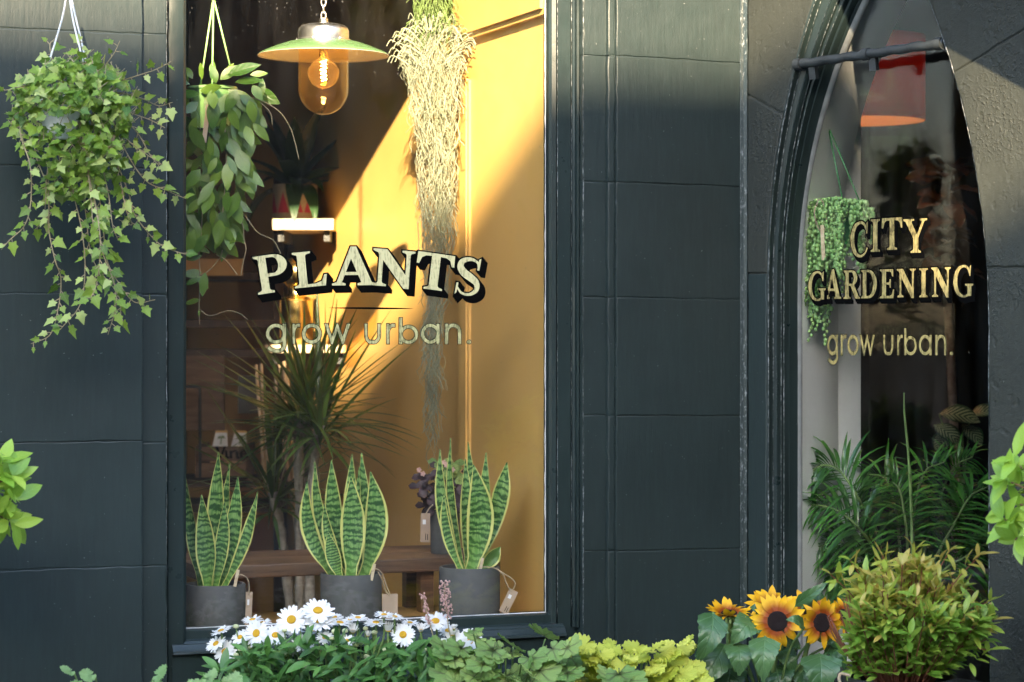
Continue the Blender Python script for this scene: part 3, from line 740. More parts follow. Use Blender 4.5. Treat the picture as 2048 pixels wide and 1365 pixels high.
# iron tie bar across the arch
pL = B.at(1598, 129, -0.006); pR = B.at(1889, 86, -0.004)
mb = MB(); pts = [pL.lerp(pR, i / 24) + Vector((0, 0, 0.0012 * sin(i * 1.7))) for i in range(25)]
mb.tube(pts, [0.0095 + 0.0008 * sin(i * 2.3) for i in range(25)], 12)
for t in (0.0, 0.48, 0.97):
    p = pL.lerp(pR, t); mb.tube([p - (pR - pL).normalized() * 0.009, p + (pR - pL).normalized() * 0.008], 0.0125, 12)
for t in (0.085, 0.51):
    p = pL.lerp(pR, t); mb.box(-0.008, 0.008, -0.006, 0.006, -0.034, -0.004, Matrix.Translation(p - B.n * 0.006) @ Matrix.Rotation(-0.75, 4, 'Z') @ Matrix.Rotation(0.15, 4, 'X'))
shop.part('tie_bar', mb, M['iron'], arch, smooth=True, auto=40)
for k_, (f_, n_, r_) in enumerate(((0.945, -0.004, 0.0017), (0.905, -0.017, 0.0013), (0.605, -0.0235, 0.0012), (0.425, -0.030, 0.0013), (0.25, -0.0345, 0.0011))):
    cv = curve(sLf, f_, 60); rr_ = random.Random(k_); mb = MB(); mb.tube([B.w(x + rr_.uniform(-.0004, .0004), z, n_) for x, z in cv[2:]], [r_ * rr_.uniform(0.5, 1.2) for _ in cv[2:]], 6); shop.part('paint_glint_bead', mb, M['arris'], arch, smooth=True)
cv = curve(sRf, 0.985, 60); rr_ = random.Random(9); mb = MB(); mb.tube([B.w(x + rr_.uniform(-.0007, .0007), z, -0.0015) for x, z in cv[2:]], [0.0012 * rr_.uniform(0.4, 1.3) for _ in cv[2:]], 6); shop.part('paint_glint_bead', mb, M['arris'], arch, smooth=True)
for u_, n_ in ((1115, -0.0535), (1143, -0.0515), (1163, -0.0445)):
    mb = MB(); rr_ = random.Random(u_); mb.tube([A.w(s(u_, n_) + rr_.uniform(-.0003, .0003), -0.6 + 1.8 * i / 120, n_) for i in range(121)], [0.0008 * rr_.uniform(0.5, 1.3) for _ in range(121)], 6); shop.part('paint_glint_bead', mb, M['arris'], win, smooth=True)
# white inner reveal following the arch and a white board behind it
mb = MB(); rows = []
for (x, z) in curve(sLf, 0.0, 40):
    rows.append([B.w(x - 0.004, z, -0.088), B.w(x - 0.030, z, -0.170), B.w(x - 0.057, z, -0.253), B.w(x - 0.060, z, -0.2565), B.w(x - 0.12, z, -0.2575)])
mb.strip(rows); shop.part('reveal', mb, M['white'], arch, smooth=True, auto=40, label='white painted curved inner reveal')
s0b = cLg[0] - cLg[2]
mb = MB(); mb.strip([[B.w(s0b - 0.062, z, -0.2567), B.w(s0b - 0.061 + 0.0004 * sin(z * 60), z, -0.295), B.w(s0b - 0.060 + 0.0006 * sin(z * 60), z, -0.328), B.w(s0b - 0.064, z, -0.333), B.w(s0b - 0.14, z, -0.335)] for z in [-0.8 + 0.05 * i for i in range(40)]])
shop.part('reveal_board', mb, M['white'], arch, smooth=True, auto=40)
# unseen sloping board, added above the arch to throw raking shade on the wall
HB = MB(); hs = [(0.55, 0.745 - 0.517 * (0.55 - 0.94)), (1.6, 0.745 - 0.517 * (1.6 - 0.94))]; hd = 0.30
HB.hexa([B.w(hs[0][0], hs[0][1], 0.0), B.w(hs[1][0], hs[1][1], 0.0), B.w(hs[1][0], hs[1][1], hd), B.w(hs[0][0], hs[0][1], hd),
         B.w(hs[0][0], hs[0][1] + 0.05, 0.0), B.w(hs[1][0], hs[1][1] + 0.05, 0.0), B.w(hs[1][0], hs[1][1] + 0.05, hd), B.w(hs[0][0], hs[0][1] + 0.05, hd)])
SHADOW_BOARD = HB

# --- lettering ----------------------------------------------------
def arcp(cx, cy, rx, ry, a0, a1, n=14): return [(cx + rx * cos(radians(a0 + (a1 - a0) * i / n)), cy + ry * sin(radians(a0 + (a1 - a0) * i / n))) for i in range(n + 1)]
def ribbon(pts, wds, n=7):
    P_ = spline([Vector((x, y, 0)) for x, y in pts], n); m = len(P_); Lf, Rt = [], []
    for i, p in enumerate(P_):
        t = (P_[min(i + 1, m - 1)] - P_[max(0, i - 1)]).normalized(); nn = Vector((-t.y, t.x, 0))
        x = i / (m - 1) * (len(wds) - 1); k = min(int(x), len(wds) - 2); w_ = wds[k] + (wds[k + 1] - wds[k]) * (x - k)
        Lf.append(p + nn * w_ / 2); Rt.append(p - nn * w_ / 2)
    return [(p.x, p.y) for p in Lf + Rt[::-1]]
SERB = [(0, 5), (0, 0)]
def glyphs():
    g = {}
    foot = lambda x: [(x + 11, 12), (x + 9, 8), (x, 5), (x, 0), (x + 42, 0), (x + 42, 5), (x + 33, 8), (x + 31, 12)]
    headL = [(0, 100), (0, 95), (9, 92), (11, 88)]
    g['I'] = [[foot(0) + [(31, 88), (33, 92), (42, 95), (42, 100)] + headL]]
    g['P'] = [[foot(0) + [(31, 43)] + arcp(48, 71.5, 34, 28.5, -90, 90) + headL, [(31, 51)] + arcp(46, 72, 14, 21, -90, 90) + [(31, 93)]]]
    g['D'] = [[[(11, 12), (9, 8), (0, 5), (0, 0)] + arcp(42, 50, 46, 50, -90, 90, 22) + headL, [(31, 8)] + arcp(40, 50, 27, 42, -90, 90, 18) + [(31, 92)]]]
    g['R'] = [[foot(0) + [(31, 46), (42, 46), (64, 6), (70, 0), (94, 0), (94, 5), (87, 8), (62, 48)] + arcp(50, 73.5, 30, 26.5, -62, 90) + headL, [(31, 53)] + arcp(46, 73, 13, 20, -90, 90) + [(31, 93)]]]
    g['L'] = [[[(11, 12), (9, 8), (0, 5), (0, 0), (74, 0), (79, 32), (73, 32), (66, 14), (50, 8), (31, 8), (31, 88), (33, 92), (44, 95), (44, 100)] + headL]]
    g['A'] = [[[(0, 0), (32, 0), (32, 5), (23, 8), (29.9, 27), (61.9, 27), (69, 8), (60, 5), (60, 0), (104, 0), (104, 5), (94, 8), (58, 102), (45, 102), (11, 9), (0, 5)], [(32.9, 35), (58.8, 35), (45.7, 70)]]]
    g['N'] = [[[(0, 0), (32, 0), (32, 5), (23, 8), (21, 12), (21, 70), (75, -3), (88, -3), (88, 88), (90, 92), (99, 95), (99, 100), (67, 100), (67, 95), (76, 92), (78, 88), (78, 34), (30, 100), (-4, 100), (-4, 95), (8, 90), (11, 84), (11, 12), (9, 8), (0, 5)]]]
    g['T'] = [[[(22, 0), (64, 0), (64, 5), (55, 8), (53, 12), (53, 92), (66, 91), (75, 85), (80, 68), (86, 68), (85, 100), (1, 100), (0, 68), (6, 68), (11, 85), (20, 91), (33, 92), (33, 12), (31, 8), (22, 5)]]]
    g['S'] = [[ribbon([(62, 76), (57, 90), (38, 96), (16, 88), (12, 72), (24, 58), (44, 48), (62, 36), (64, 18), (48, 4), (26, 4), (10, 18)], [5, 6, 8, 13, 17, 20, 21, 19, 15, 11, 7, 6, 5])], [[(59, 70), (65, 70), (66, 102), (60, 98)]], [[(6, -2), (11, 4), (13, 30), (7, 30)]]]
    ring = lambda: ribbon([(76, 74), (66, 92), (46, 97), (22, 84), (11, 50), (22, 16), (46, 3), (68, 10), (80, 26)], [5, 8, 7, 14, 19, 14, 7, 6, 5])
    g['C'] = [[ring()], [[(74, 66), (80, 66), (82, 100), (76, 96)]]]
    ringG = ribbon([(76, 74), (66, 92), (46, 97), (22, 84), (11, 50), (22, 16), (46, 3), (66, 7), (76, 16)], [5, 8, 7, 14, 19, 14, 7, 7, 9])
    g['G'] = [[ringG], [[(74, 66), (80, 66), (82, 100), (76, 96)]], [[(66, 4), (84, 4), (84, 34), (92, 37), (92, 42), (56, 42), (56, 37), (66, 34)]]]
    g['E'] = [[[(11, 12), (9, 8), (0, 5), (0, 0), (68, 0), (72, 30), (66, 30), (59, 12), (48, 8), (31, 8), (31, 47), (44, 47), (48, 44), (49, 36), (55, 36), (55, 66), (49, 66), (48, 58), (44, 54), (31, 54), (31, 92), (47, 92), (57, 89), (61, 75), (67, 75), (66, 100)] + headL]]
    g['Y'] = [[[(41, 12), (39, 8), (30, 5), (30, 0), (72, 0), (72, 5), (63, 8), (61, 12), (61, 43), (84, 88), (88, 93), (98, 95), (98, 100), (68, 100), (68, 95), (76, 92), (56, 53), (34, 90), (36, 94), (44, 95), (44, 100), (0, 100), (0, 95), (9, 92), (41, 42)]]]
    W = 16.5
    rg = lambda cx: [arcp(cx, 50, 50, 50, 0, 360, 36)[:-1], arcp(cx, 50, 50 - W, 50 - W, 0, 360, 36)[:-1]]
    st = lambda x, y0, y1: [[(x, y0), (x + W, y0), (x + W, y1), (x, y1)]]
    g['o'] = [rg(50)]
    g['a'] = [rg(50), st(100 - W, 0, 100)]
    g['b'] = [rg(50), st(0, 0, 140)]
    g['g'] = [rg(50), [[(100 - W, -4), (100, -4), (100, 100), (100 - W, 100)]], [ribbon([(92, 0), (90, -18), (72, -33), (48, -36), (26, -28), (12, -18)], [W, W, W, W, W, W])]]
    g['r'] = [st(0, 0, 100), [ribbon([(8, 56), (16, 78), (32, 91), (52, 92)], [W * .8, W, W, W])]]
    g['u'] = [[ribbon([(8, 100), (8, 70), (9, 34), (24, 12), (46, 8), (68, 12), (83, 34), (84, 70), (84, 100)], [W] * 9)]]
    g['n'] = [st(0, 0, 100), [ribbon([(9, 40), (12, 68), (28, 88), (48, 92), (68, 85), (80, 66), (81, 36), (81, 0)], [W * .7, W, W, W, W, W, W, W])]]
    g['w'] = [[[(0, 100), (17, 100), (40, 34), (66, 102), (72, 102), (98, 34), (121, 100), (138, 100), (102, -3), (94, -3), (69, 66), (44, -3), (36, -3)]]]
    g['.'] = [[arcp(10, 9, 9, 9, 0, 360, 16)[:-1]]]
    return g
GL = glyphs()
def flat(contours, off=0.0):
    """filled outline with holes as vertices and faces"""
    cu = bpy.data.curves.new('outline', 'CURVE'); cu.dimensions = '2D'; cu.fill_mode = 'FRONT'; cu.offset = off
    for c in contours:
        sp = cu.splines.new('POLY'); sp.points.add(len(c) - 1)
        for p, (x, y) in zip(sp.points, c): p.co = (x / 100, y / 100, 0, 1)
        sp.use_cyclic_u = True
    o = bpy.data.objects.new('outline', cu); COL.objects.link(o)
    dg = bpy.context.evaluated_depsgraph_get(); me = bpy.data.meshes.new_from_object(o.evaluated_get(dg))
    vs = [tuple(v.co) for v in me.vertices]; fs = [tuple(p.vertices) for p in me.polygons]
    bpy.data.objects.remove(o); bpy.data.curves.remove(cu); bpy.data.meshes.remove(me); return vs, fs
cache = {}
def letter(parent, P, ng, ch, u0, u1, vt, vb, rot=0.0, style='block', mat='gold', desc=0):
    g = GL[ch]; xs = [x for L_ in g for c in L_ for x, y in c]; x0, x1 = min(xs), max(xs)
    uc = (u0 + u1) / 2; Y = P.depth(uc, ng)
    sa, sb = P.s(u0, ng), P.s(u1, ng); zb_ = (YH - vb) / F * Y; zt_ = (YH - vt) / F * Y
    top = 140 if ch == 'b' else 100
    kx = (sb - sa) / ((x1 - x0) / 100); kz = (zt_ - zb_) / (top / 100); sc_ = (sa + sb) / 2; cx = (x0 + x1) / 200
    cr, sr = cos(radians(rot)), sin(radians(rot))
    def place(vs, n, dx=0, dz=0):
        out = []
        for x, y, _ in vs:
            a, b = (x - cx) * kx, y * kz
            out.append(P.w(sc_ + a * cr - b * sr + dx, zb_ + a * sr + b * cr + dz, n))
        return out
    mb = MB(); n = ng + 0.0004
    blk = {'block': (0.036, 9, 0.0105, -0.0125), 'small': (0.045, 6, 0.006, -0.0085), 'script': (0.035, 1, 0, 0)}[style]
    mb.cur = 1
    for L_ in g:
        key = (ch, id(L_), blk[0])
        if key not in cache: cache[key] = flat(L_, blk[0])
        vs, fs = cache[key]
        for q in range(blk[1]):
            t = q / max(1, blk[1] - 1); n += 0.00002
            mb.add(place(vs, n, blk[2] * (1 - t), blk[3] * (1 - t)), fs)
    mb.cur = 0; n += 0.0001
    for L_ in g:
        key = (ch, id(L_), 0)
        if key not in cache: cache[key] = flat(L_, 0)
        vs, fs = cache[key]; n += 0.00003; mb.add(place(vs, n), fs)
    return shop.part('letter', mb, [M[mat], M['black_paint']], parent)
for ch, cu, wd, vb, H, rot in (('P', 549, 66, 585, 76, 9), ('L', 623, 66, 574, 71, 6), ('A', 708, 88, 571, 76, 1), ('N', 784, 84, 574, 74, -4), ('T', 865, 76, 580, 73, -7), ('S', 931, 50, 591, 76, -9)):
    letter(win, A, nG, ch, cu - wd / 2, cu + wd / 2, vb - H, vb, rot)
for ch, u0, u1 in (('g', 532, 572), ('r', 585, 600), ('o', 604, 643), ('w', 649, 700), ('u', 729, 761), ('r', 773, 790), ('b', 798, 836), ('a', 842, 879), ('n', 890, 922), ('.', 934, 942)):
    letter(win, A, nG, ch, u0, u1, 688 - (52 if ch == 'b' else 40), 688, 0, 'script', 'gold3')
mb = MB(); n0 = nG + 0.0006; zu = A.sz(742, 616.5, nG)[1]; rows = []
for i in range(21):
    t = i / 20; x = A.s(656, nG) + (A.s(828, nG) - A.s(656, nG)) * t; h = 0.0021 * sin(pi * t) ** 0.7; rows.append([A.w(x, zu - h - 0.001 * t, n0), A.w(x, zu + h - 0.001 * t, n0)])
mb.strip(rows); shop.part('underline', mb, M['black_paint'], win)
for ch, u0, u1, vt, vb in (('C', 1701, 1736, 444, 515), ('I', 1742, 1760, 439, 504), ('T', 1764, 1805, 436, 500), ('Y', 1807, 1855, 438, 506),
                           ('G', 1617, 1652, 543, 602), ('A', 1650, 1683, 540, 598), ('R', 1687, 1720, 541, 598), ('D', 1722, 1754, 540, 597), ('E', 1760, 1789, 539, 597), ('N', 1794, 1832, 538, 595), ('I', 1839, 1856, 537, 595), ('N', 1863, 1902, 535, 594), ('G', 1907, 1947, 531, 595)):
    letter(arch, B, nGB, ch, u0, u1, vt, vb, 0, 'small', 'gold2')
for ch, u0, u1 in (('g', 1655, 1676), ('r', 1682, 1693), ('o', 1695.5, 1717.5), ('w', 1719.5, 1750), ('u', 1767, 1787), ('r', 1795, 1806), ('b', 1809, 1834), ('a', 1838, 1863.5), ('n', 1871.5, 1893), ('.', 1900, 1906)):
    letter(arch, B, nGB, ch, u0, u1, 711 - (54 if ch == 'b' else 41), 711, 0, 'script', 'gold2')

# --- the room behind
sw = shS + 0.031
mb = MB(); mb.pbox(A, sw, sw + 0.05, -3.5, D0, -1.5, 1.6); struct('side_wall', mb, M['yellow'])
def vwall(name, p, q, mat, th=0.06, z0=-1.5, z1=1.6):
    d = (q - p).normalized(); n_ = Vector((-d.y, d.x, 0)); m_ = MB()
    m_.hexa([p + Vector((0, 0, z0)), q + Vector((0, 0, z0)), q + n_ * th + Vector((0, 0, z0)), p + n_ * th + Vector((0, 0, z0)), p + Vector((0, 0, z1)), q + Vector((0, 0, z1)), q + n_ * th + Vector((0, 0, z1)), p + n_ * th + Vector((0, 0, z1))])
    return struct(name, m_, mat)
r1 = B.w(SR, 0, -0.1); r2 = Vector((3.6, 5.2, 0)); r3 = A.w(2.8, 0, -3.5); r4 = A.w(-2.4, 0, -3.5); r5 = A.w(-2.4, 0, -0.3)
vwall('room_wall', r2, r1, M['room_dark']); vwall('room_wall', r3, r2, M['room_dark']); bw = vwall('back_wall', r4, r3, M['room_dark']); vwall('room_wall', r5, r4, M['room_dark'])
poly = [r5, r4, r3, r2, r1, B.w(0.02, 0, -0.1), A.w(0.55, 0, -0.2)]
for nm, z, mt in (('interior_floor', -1.5, 'floor_wood'), ('ceiling', 1.6, 'ceil')):
    mb = MB(); mb.add([p + Vector((0, 0, z)) for p in poly] + [p + Vector((0, 0, z - 0.05 if z < 0 else z + 0.05)) for p in poly], [tuple(range(7)), tuple(range(13, 6, -1))] + [(i, i + 7, (i + 1) % 7 + 7, (i + 1) % 7) for i in range(7)])
    struct(nm, mb, M[mt])
# vertical boards on the back wall (each a board)
bd = MB(); x = -2.2; k = 0
board = None
while x < 0.12:
    wd = R.uniform(0.075, 0.115); m_ = MB(); th = R.uniform(0.012, 0.03)
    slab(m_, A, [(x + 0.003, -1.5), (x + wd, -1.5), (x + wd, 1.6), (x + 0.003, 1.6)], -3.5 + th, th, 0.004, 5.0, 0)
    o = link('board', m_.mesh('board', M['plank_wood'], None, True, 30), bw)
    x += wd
# display platform inside the window
ZF = ZG0 - 0.03
mb = MB(); mb.pbox(A, gL - 0.3, sw, -0.55, nG - 0.04, ZF - 0.03, ZF); mb.pbox(A, gL - 0.3, sw, -0.545, -0.525, -1.5, ZF - 0.0305)
struct('display_platform', mb, M['sill_board'])

# --- the street in front, with the terrace opposite that shades the lower wall
mb = MB(); mb.add([(-150, -150, -1.65), (150, -150, -1.65), (150, 150, -1.65), (-150, 150, -1.65)], [(0, 1, 2, 3)]); struct('ground', mb, M['asphalt'])
def streetbox(name, n0, n1, z0, z1, mat):
    m_ = MB(); m_.pbox(A, -40, 40, n0, n1, z0, z1); return struct(name, m_, M[mat])
streetbox('pavement', -0.2, 2.6, -1.7, -1.5, 'paving'); streetbox('kerb', 2.605, 2.75, -1.7, -1.505, 'sandstone')
streetbox('far_pavement', 11.0, 14.0, -1.7, -1.52, 'paving')
ter = Thing('stone_terrace', 'sandstone terrace across the street, mirrored faintly in the glass', 'building', A.w(-8, -1.65, 14))
STEP = -4.53; ZT = 6.79  # unseen roofline; its thin screen and steps are shaped to gate the sun
mb = MB(); mb.pbox(A, -30, STEP, 14.0, 14.12, -1.65, ZT - 0.02); mb.pbox(A, -30, STEP, 14.121, 24, -1.65, 6.05); mb.pbox(A, STEP + 0.001, 16, 14.0, 24, -1.65, 6.05); ter.part('wall', mb, M['sandstone'], kind='structure')
mb = MB(); mb.pbox(A, -30, STEP, 13.9, 14.13, ZT - 0.019, ZT); mb.pbox(A, STEP + 0.001, 16, 13.88, 14.3, 6.051, 6.17); mb.pbox(A, -30, -6.03, 13.905, 14.12, ZT + 0.0005, ZT + 0.045); mb.pbox(A, -6.0295, -5.86, 13.905, 14.12, ZT + 0.0005, ZT + 0.10); ter.part('sun_gate_parapet', mb, M['sandstone'])
wq = MB(); wq.pbox(A, -0.45, 0.45, 13.97, 13.999, 0.05, 1.75); wq.cur = 1
for b_ in ((-0.5, -0.455, 0, 1.8), (0.455, 0.5, 0, 1.8), (-0.454, 0.454, 0, 0.045), (-0.454, 0.454, 1.755, 1.8), (-0.454, 0.454, 0.88, 0.92)): wq.pbox(A, b_[0], b_[1], 13.93, 13.969, b_[2], b_[3])
wme = wq.mesh('window', [M['black_plastic'], M['sandstone']], ter.loc)
for i in range(14):
    for j in range(2):
        link('window', wme, ter.o, Matrix.Translation(A.d * (-20 + i * 2.4) + Vector((0, 0, -0.6 + j * 3.0))))
# street trees across the road, seen as green glints in the glass
rt = random.Random(5)
tleaf = meshes([blade(ell(0.3), 3, 0.5, 0.2)], 'tree_leaf', leafmat('street_tree_leaf', (0.05, 0.10, 0.02), (0.10, 0.18, 0.03), 0.3, 0.5))
for (sx, nx, hh) in ((4.5, 10.0, 5.5), (8.0, 9.6, 6.0), (12.5, 10.4, 6.0)):
    b_ = A.w(sx, -1.65, nx); tr = Thing('street_tree', 'leafy street tree mirrored as green flecks in the glass', 'tree', b_, 'street trees across the road')
    mb = MB(); mb.tube([b_ + Vector((0.03 * sin(i), 0.03 * cos(i), hh * 0.7 * i / 6)) for i in range(7)], [0.14 - 0.014 * i for i in range(7)], 8); tr.part('trunk', mb, M['bark'], smooth=True)
    mb = MB(); vv = [tuple(v.co) for v in tleaf[0].vertices]; ff = [tuple(p.vertices) for p in tleaf[0].polygons]
    for i in range(1500):
        while True:
            q = Vector((rt.uniform(-1, 1), rt.uniform(-1, 1), rt.uniform(-1, 1)))
            if q.length < 1 and (sin(q.x * 5 + sx) + sin(q.y * 6) + sin(q.z * 5)) > -0.6: break
        c = b_ + Vector((q.x * 1.7, q.y * 1.7, hh * 0.72 + q.z * 1.6))
        Mx = orient(c, (rt.uniform(-1, 1), rt.uniform(-1, 1), rt.uniform(-1, .3)), (0, 0, 1), rt.uniform(0.14, 0.24)); mb.add([Mx @ Vector(p) for p in vv], ff)
    tr.part('crown', mb, tleaf[0].materials[0], smooth=True, kind='stuff')
shop.part('shadow_board', SHADOW_BOARD, M['slate_wood'])

# ================================================================== OBJECTS INSIDE THE DISPLAY WINDOW
CAMDIR = Vector((0, -1, 0.15))
pxY = lambda Y: Y / F
def An(u, n): return A.depth(u, n)
# --- snake plants in grey pots
def sans_leaf(base, tip, wpx, Y, bow=0.0, twist=0.0, peak=0.5, face=(0, -1, 0), lean=0.0, rnd=None):
    """one sword leaf as a curved strip from the pot to its tip, in world space"""
    b = at(base[0], base[1], Y); t = at(tip[0], tip[1], Y + lean); n = 14; mb = MB(); rows = []
    d = t - b; side = d.cross(Vector((0, -1, 0))).normalized(); wm = wpx * pxY(Y) * 0.455
    f = ell(1.0, peak, 1.0); up0 = Vector(face).normalized()
    path = [b + d * (i / n) + side * (bow * 0.8 * d.length * sin(pi * i / n)) for i in range(n + 1)]
    for i, p in enumerate(path):
        x = i / n; tg = (path[min(n, i + 1)] - path[max(0, i - 1)]).normalized()
        wv = max(0.0012, wm * (max(0.50 * (1 - x), f(x)) if x < peak else f(x)))
        nn = up0 - tg * up0.dot(tg); nn.normalize(); sd = tg.cross(nn)
        a = twist * (x - 0.3); sd2 = sd * cos(a) + nn * sin(a); nn2 = nn * cos(a) - sd * sin(a)
        row = []
        for j in range(7):
            q = (j / 6 - 0.5) * 2; cup = abs(q) ** 1.7 * wv * 0.38
            row.append(p + sd2 * q * wv + nn2 * (cup + 0.0012 * sin(i * 1.1 + q * 3) * abs(q)))
        rows.append(row)
    mb.strip(rows); return mb
def snake_plant(label, cu, rim_v, w_px, nn, leaves):
    Y = An(cu, nn); r = w_px / 2 * pxY(Y); c = at(cu, rim_v, Y); zf = ZF + 0.0005
    th = Thing('snake_plant', label, 'potted plant', (c.x, c.y, zf), 'snake plants in grey pots along the window')
    h = c.z - zf; mb = MB()
    mb.lathe([(0.001, 0), (r * 0.96, 0), (r * 0.99, 0.003), (r, 0.01), (r, h - 0.003), (r - 0.0015, h), (r - 0.006, h), (r - 0.0075, h - 0.003), (r - 0.0075, h - 0.02)], (c.x, c.y, zf), 48)
    th.part('pot', mb, M['pot'], smooth=True, auto=40)
    mb = MB(); mb.lathe([(0.0005, h - 0.015), (r * 0.5, h - 0.0165), (r - 0.0076, h - 0.018)], (c.x, c.y, zf), 24); th.part('soil', mb, M['soil'], smooth=True)
    for i, L in enumerate(leaves):
        base, tip, wp = L[0], L[1], L[2]; kw = L[3] if len(L) > 3 else {}
        dy = kw.pop('dy', 0.0)
        th.part('leaf', sans_leaf(base, tip, wp, Y + dy, **kw), M['sans'], smooth=True)
    return th, Vector((c.x, c.y, zf)), r, h
p1, c1, r1_, h1 = snake_plant('snake plant cut off by the window stile, pot mirroring daisies', 430, 1167, 122, -0.17, [
    ((420, 1178), (437, 905), 40, dict(dy=0.03, bow=0.01)), ((436, 1178), (459, 927), 26, dict(dy=0.035, twist=0.7)), ((442, 1178), (476, 955), 38, dict(dy=0.01, bow=0.03, twist=-0.3)),
    ((447, 1176), (515, 985), 27, dict(dy=0.0, bow=0.06, twist=0.5)), ((402, 1172), (371, 955), 28, dict(dy=0.03, bow=-0.02, twist=0.6)), ((430, 1180), (449, 1003), 32, dict(dy=-0.012, bow=0.03, twist=-0.5)),
    ((416, 1182), (403, 990), 45, dict(dy=-0.028, bow=0.012, peak=0.42))])
p2, c2, r2_, h2 = snake_plant('fullest snake plant, in the middle of the window row', 702, 1146, 123, -0.17, [
    ((668, 1155), (614, 963), 38, dict(dy=-0.01, bow=-0.13, twist=0.3)), ((688, 1152), (630, 925), 29, dict(dy=0.01, bow=-0.09, twist=0.5)), ((686, 1152), (663, 921), 40, dict(dy=0.03, bow=-0.03)),
    ((702, 1158), (704, 908), 36, dict(dy=0.035, twist=0.5)), ((716, 1154), (723, 906), 32, dict(dy=0.03, bow=0.03, twist=-0.4)), ((726, 1156), (741, 944), 54, dict(dy=-0.008, bow=0.11, twist=-0.2)),
    ((712, 1156), (718, 935), 22, dict(dy=0.02, twist=0.8)), ((688, 1156), (648, 1008), 28, dict(dy=-0.02, bow=-0.06, twist=0.5)), ((681, 1158), (656, 1064), 34, dict(dy=-0.03, bow=-0.03)),
    ((701, 1160), (702, 953), 56, dict(dy=-0.035, bow=0.03, peak=0.5))])
p3, c3, r3_, h3 = snake_plant('snake plant with one short leaf lolling over its pot, nearest the ochre shutter', 939, 1133, 122, -0.17, [
    ((922, 1144), (880, 899), 30, dict(dy=-0.01, bow=-0.07, twist=0.5)), ((927, 1142), (901, 877), 20, dict(dy=0.01, bow=-0.05, twist=0.8)), ((936, 1144), (931, 918), 30, dict(dy=0.015, twist=-0.3)),
    ((948, 1142), (936, 884), 26, dict(dy=0.03, bow=0.02)), ((955, 1142), (972, 906), 30, dict(dy=0.03, bow=0.02, twist=0.3)), ((950, 1142), (1014, 925), 40, dict(dy=0.035, bow=0.05, peak=0.68)),
    ((940, 1148), (947, 930), 60, dict(dy=-0.03, bow=0.10, peak=0.5)), ((966, 1138), (1001, 1094), 34, dict(dy=-0.005, bow=0.02)), ((924, 1146), (888, 985), 24, dict(dy=-0.03, bow=-0.09, twist=0.3))])
# --- price tags with string and peg
def tag(label, peg, strpts, card, Y, wpx, ang, sticker=True, thin=False):
    th = Thing('price_tag', label, 'price tag', at(card[0], card[1], Y), 'kraft price tags on the window pots')
    mb = MB(); top = at(card[0], card[1], Y); bot = at(card[2], card[3], Y); d = (bot - top); L = d.length; d.normalize(); x = Vector((0, 1, 0)).cross(d).normalized(); hw = wpx / 2 * pxY(Y)
    def bx(m_, a0, a1, b0, b1, y0, y1):
        q = lambda a, b, y: top + x * a * hw + d * b * L + Vector((0, y, 0)); m_.hexa([q(a0, b0, y0), q(a1, b0, y0), q(a1, b0, y1), q(a0, b0, y1), q(a0, b1, y0), q(a1, b1, y0), q(a1, b1, y1), q(a0, b1, y1)])
    bx(mb, -1, 1, 0, 1, -0.0004, 0.0004); th.part('card', mb, M['kraft'])
    if sticker:
        mb = MB(); bx(mb, -0.1, 0.55, 0.22, 0.38, -0.0008, -0.0005); th.part('sticker', mb, M['paper'])
        mb = MB(); bx(mb, -0.6, -0.45, 0.72, 0.92, -0.0007, -0.0005); bx(mb, -0.2, -0.05, 0.70, 0.92, -0.0007, -0.0005); th.part('print', mb, M['black_paint'], kind='stuff')
    mb = MB(); mb.tube(pxspline(strpts, Y - 0.002), 0.0013, 5); th.part('string', mb, M['string'], smooth=True)
    if peg:
        mb = MB(); p = at(peg[0], peg[1], Y); mb.box(-0.003, 0.003, -0.003, 0.003, -0.022, 0.012, Matrix.Translation(p) @ Matrix.Rotation(0.2, 4, 'Y')); th.part('peg', mb, M['pale_wood'])
YT = An(700, -0.10)
tag('narrow kraft tag edge-on beside the pot mirroring daisies', (474, 1152), [(472, 1158), (480, 1150), (492, 1155), (498, 1168), (498, 1190)], (499, 1184, 496, 1254), An(497, -0.10), 13, 0)
tag('blank square kraft tag hanging from the middle pot', (747, 1140), [(742, 1146), (752, 1138), (764, 1147), (772, 1170), (780, 1192), (770, 1180), (764, 1160), (756, 1144)], (780, 1188, 780, 1240), An(780, -0.10), 31, 0, sticker=False)
tag('kraft tag tilted outwards by the ochre shutter', (963, 1128), [(955, 1136), (970, 1134), (990, 1137), (1006, 1150), (1012, 1165), (1022, 1182), (1030, 1170), (1026, 1160), (1008, 1148), (992, 1137)], (1028, 1181, 1006, 1226), An(1018, -0.10), 19, 0)
tag('pale kraft tag hanging on the purple leaved pot', None, [(866, 1010), (858, 1018), (850, 1032)], (851, 1027, 850, 1085), An(851, -0.30), 19, 0)
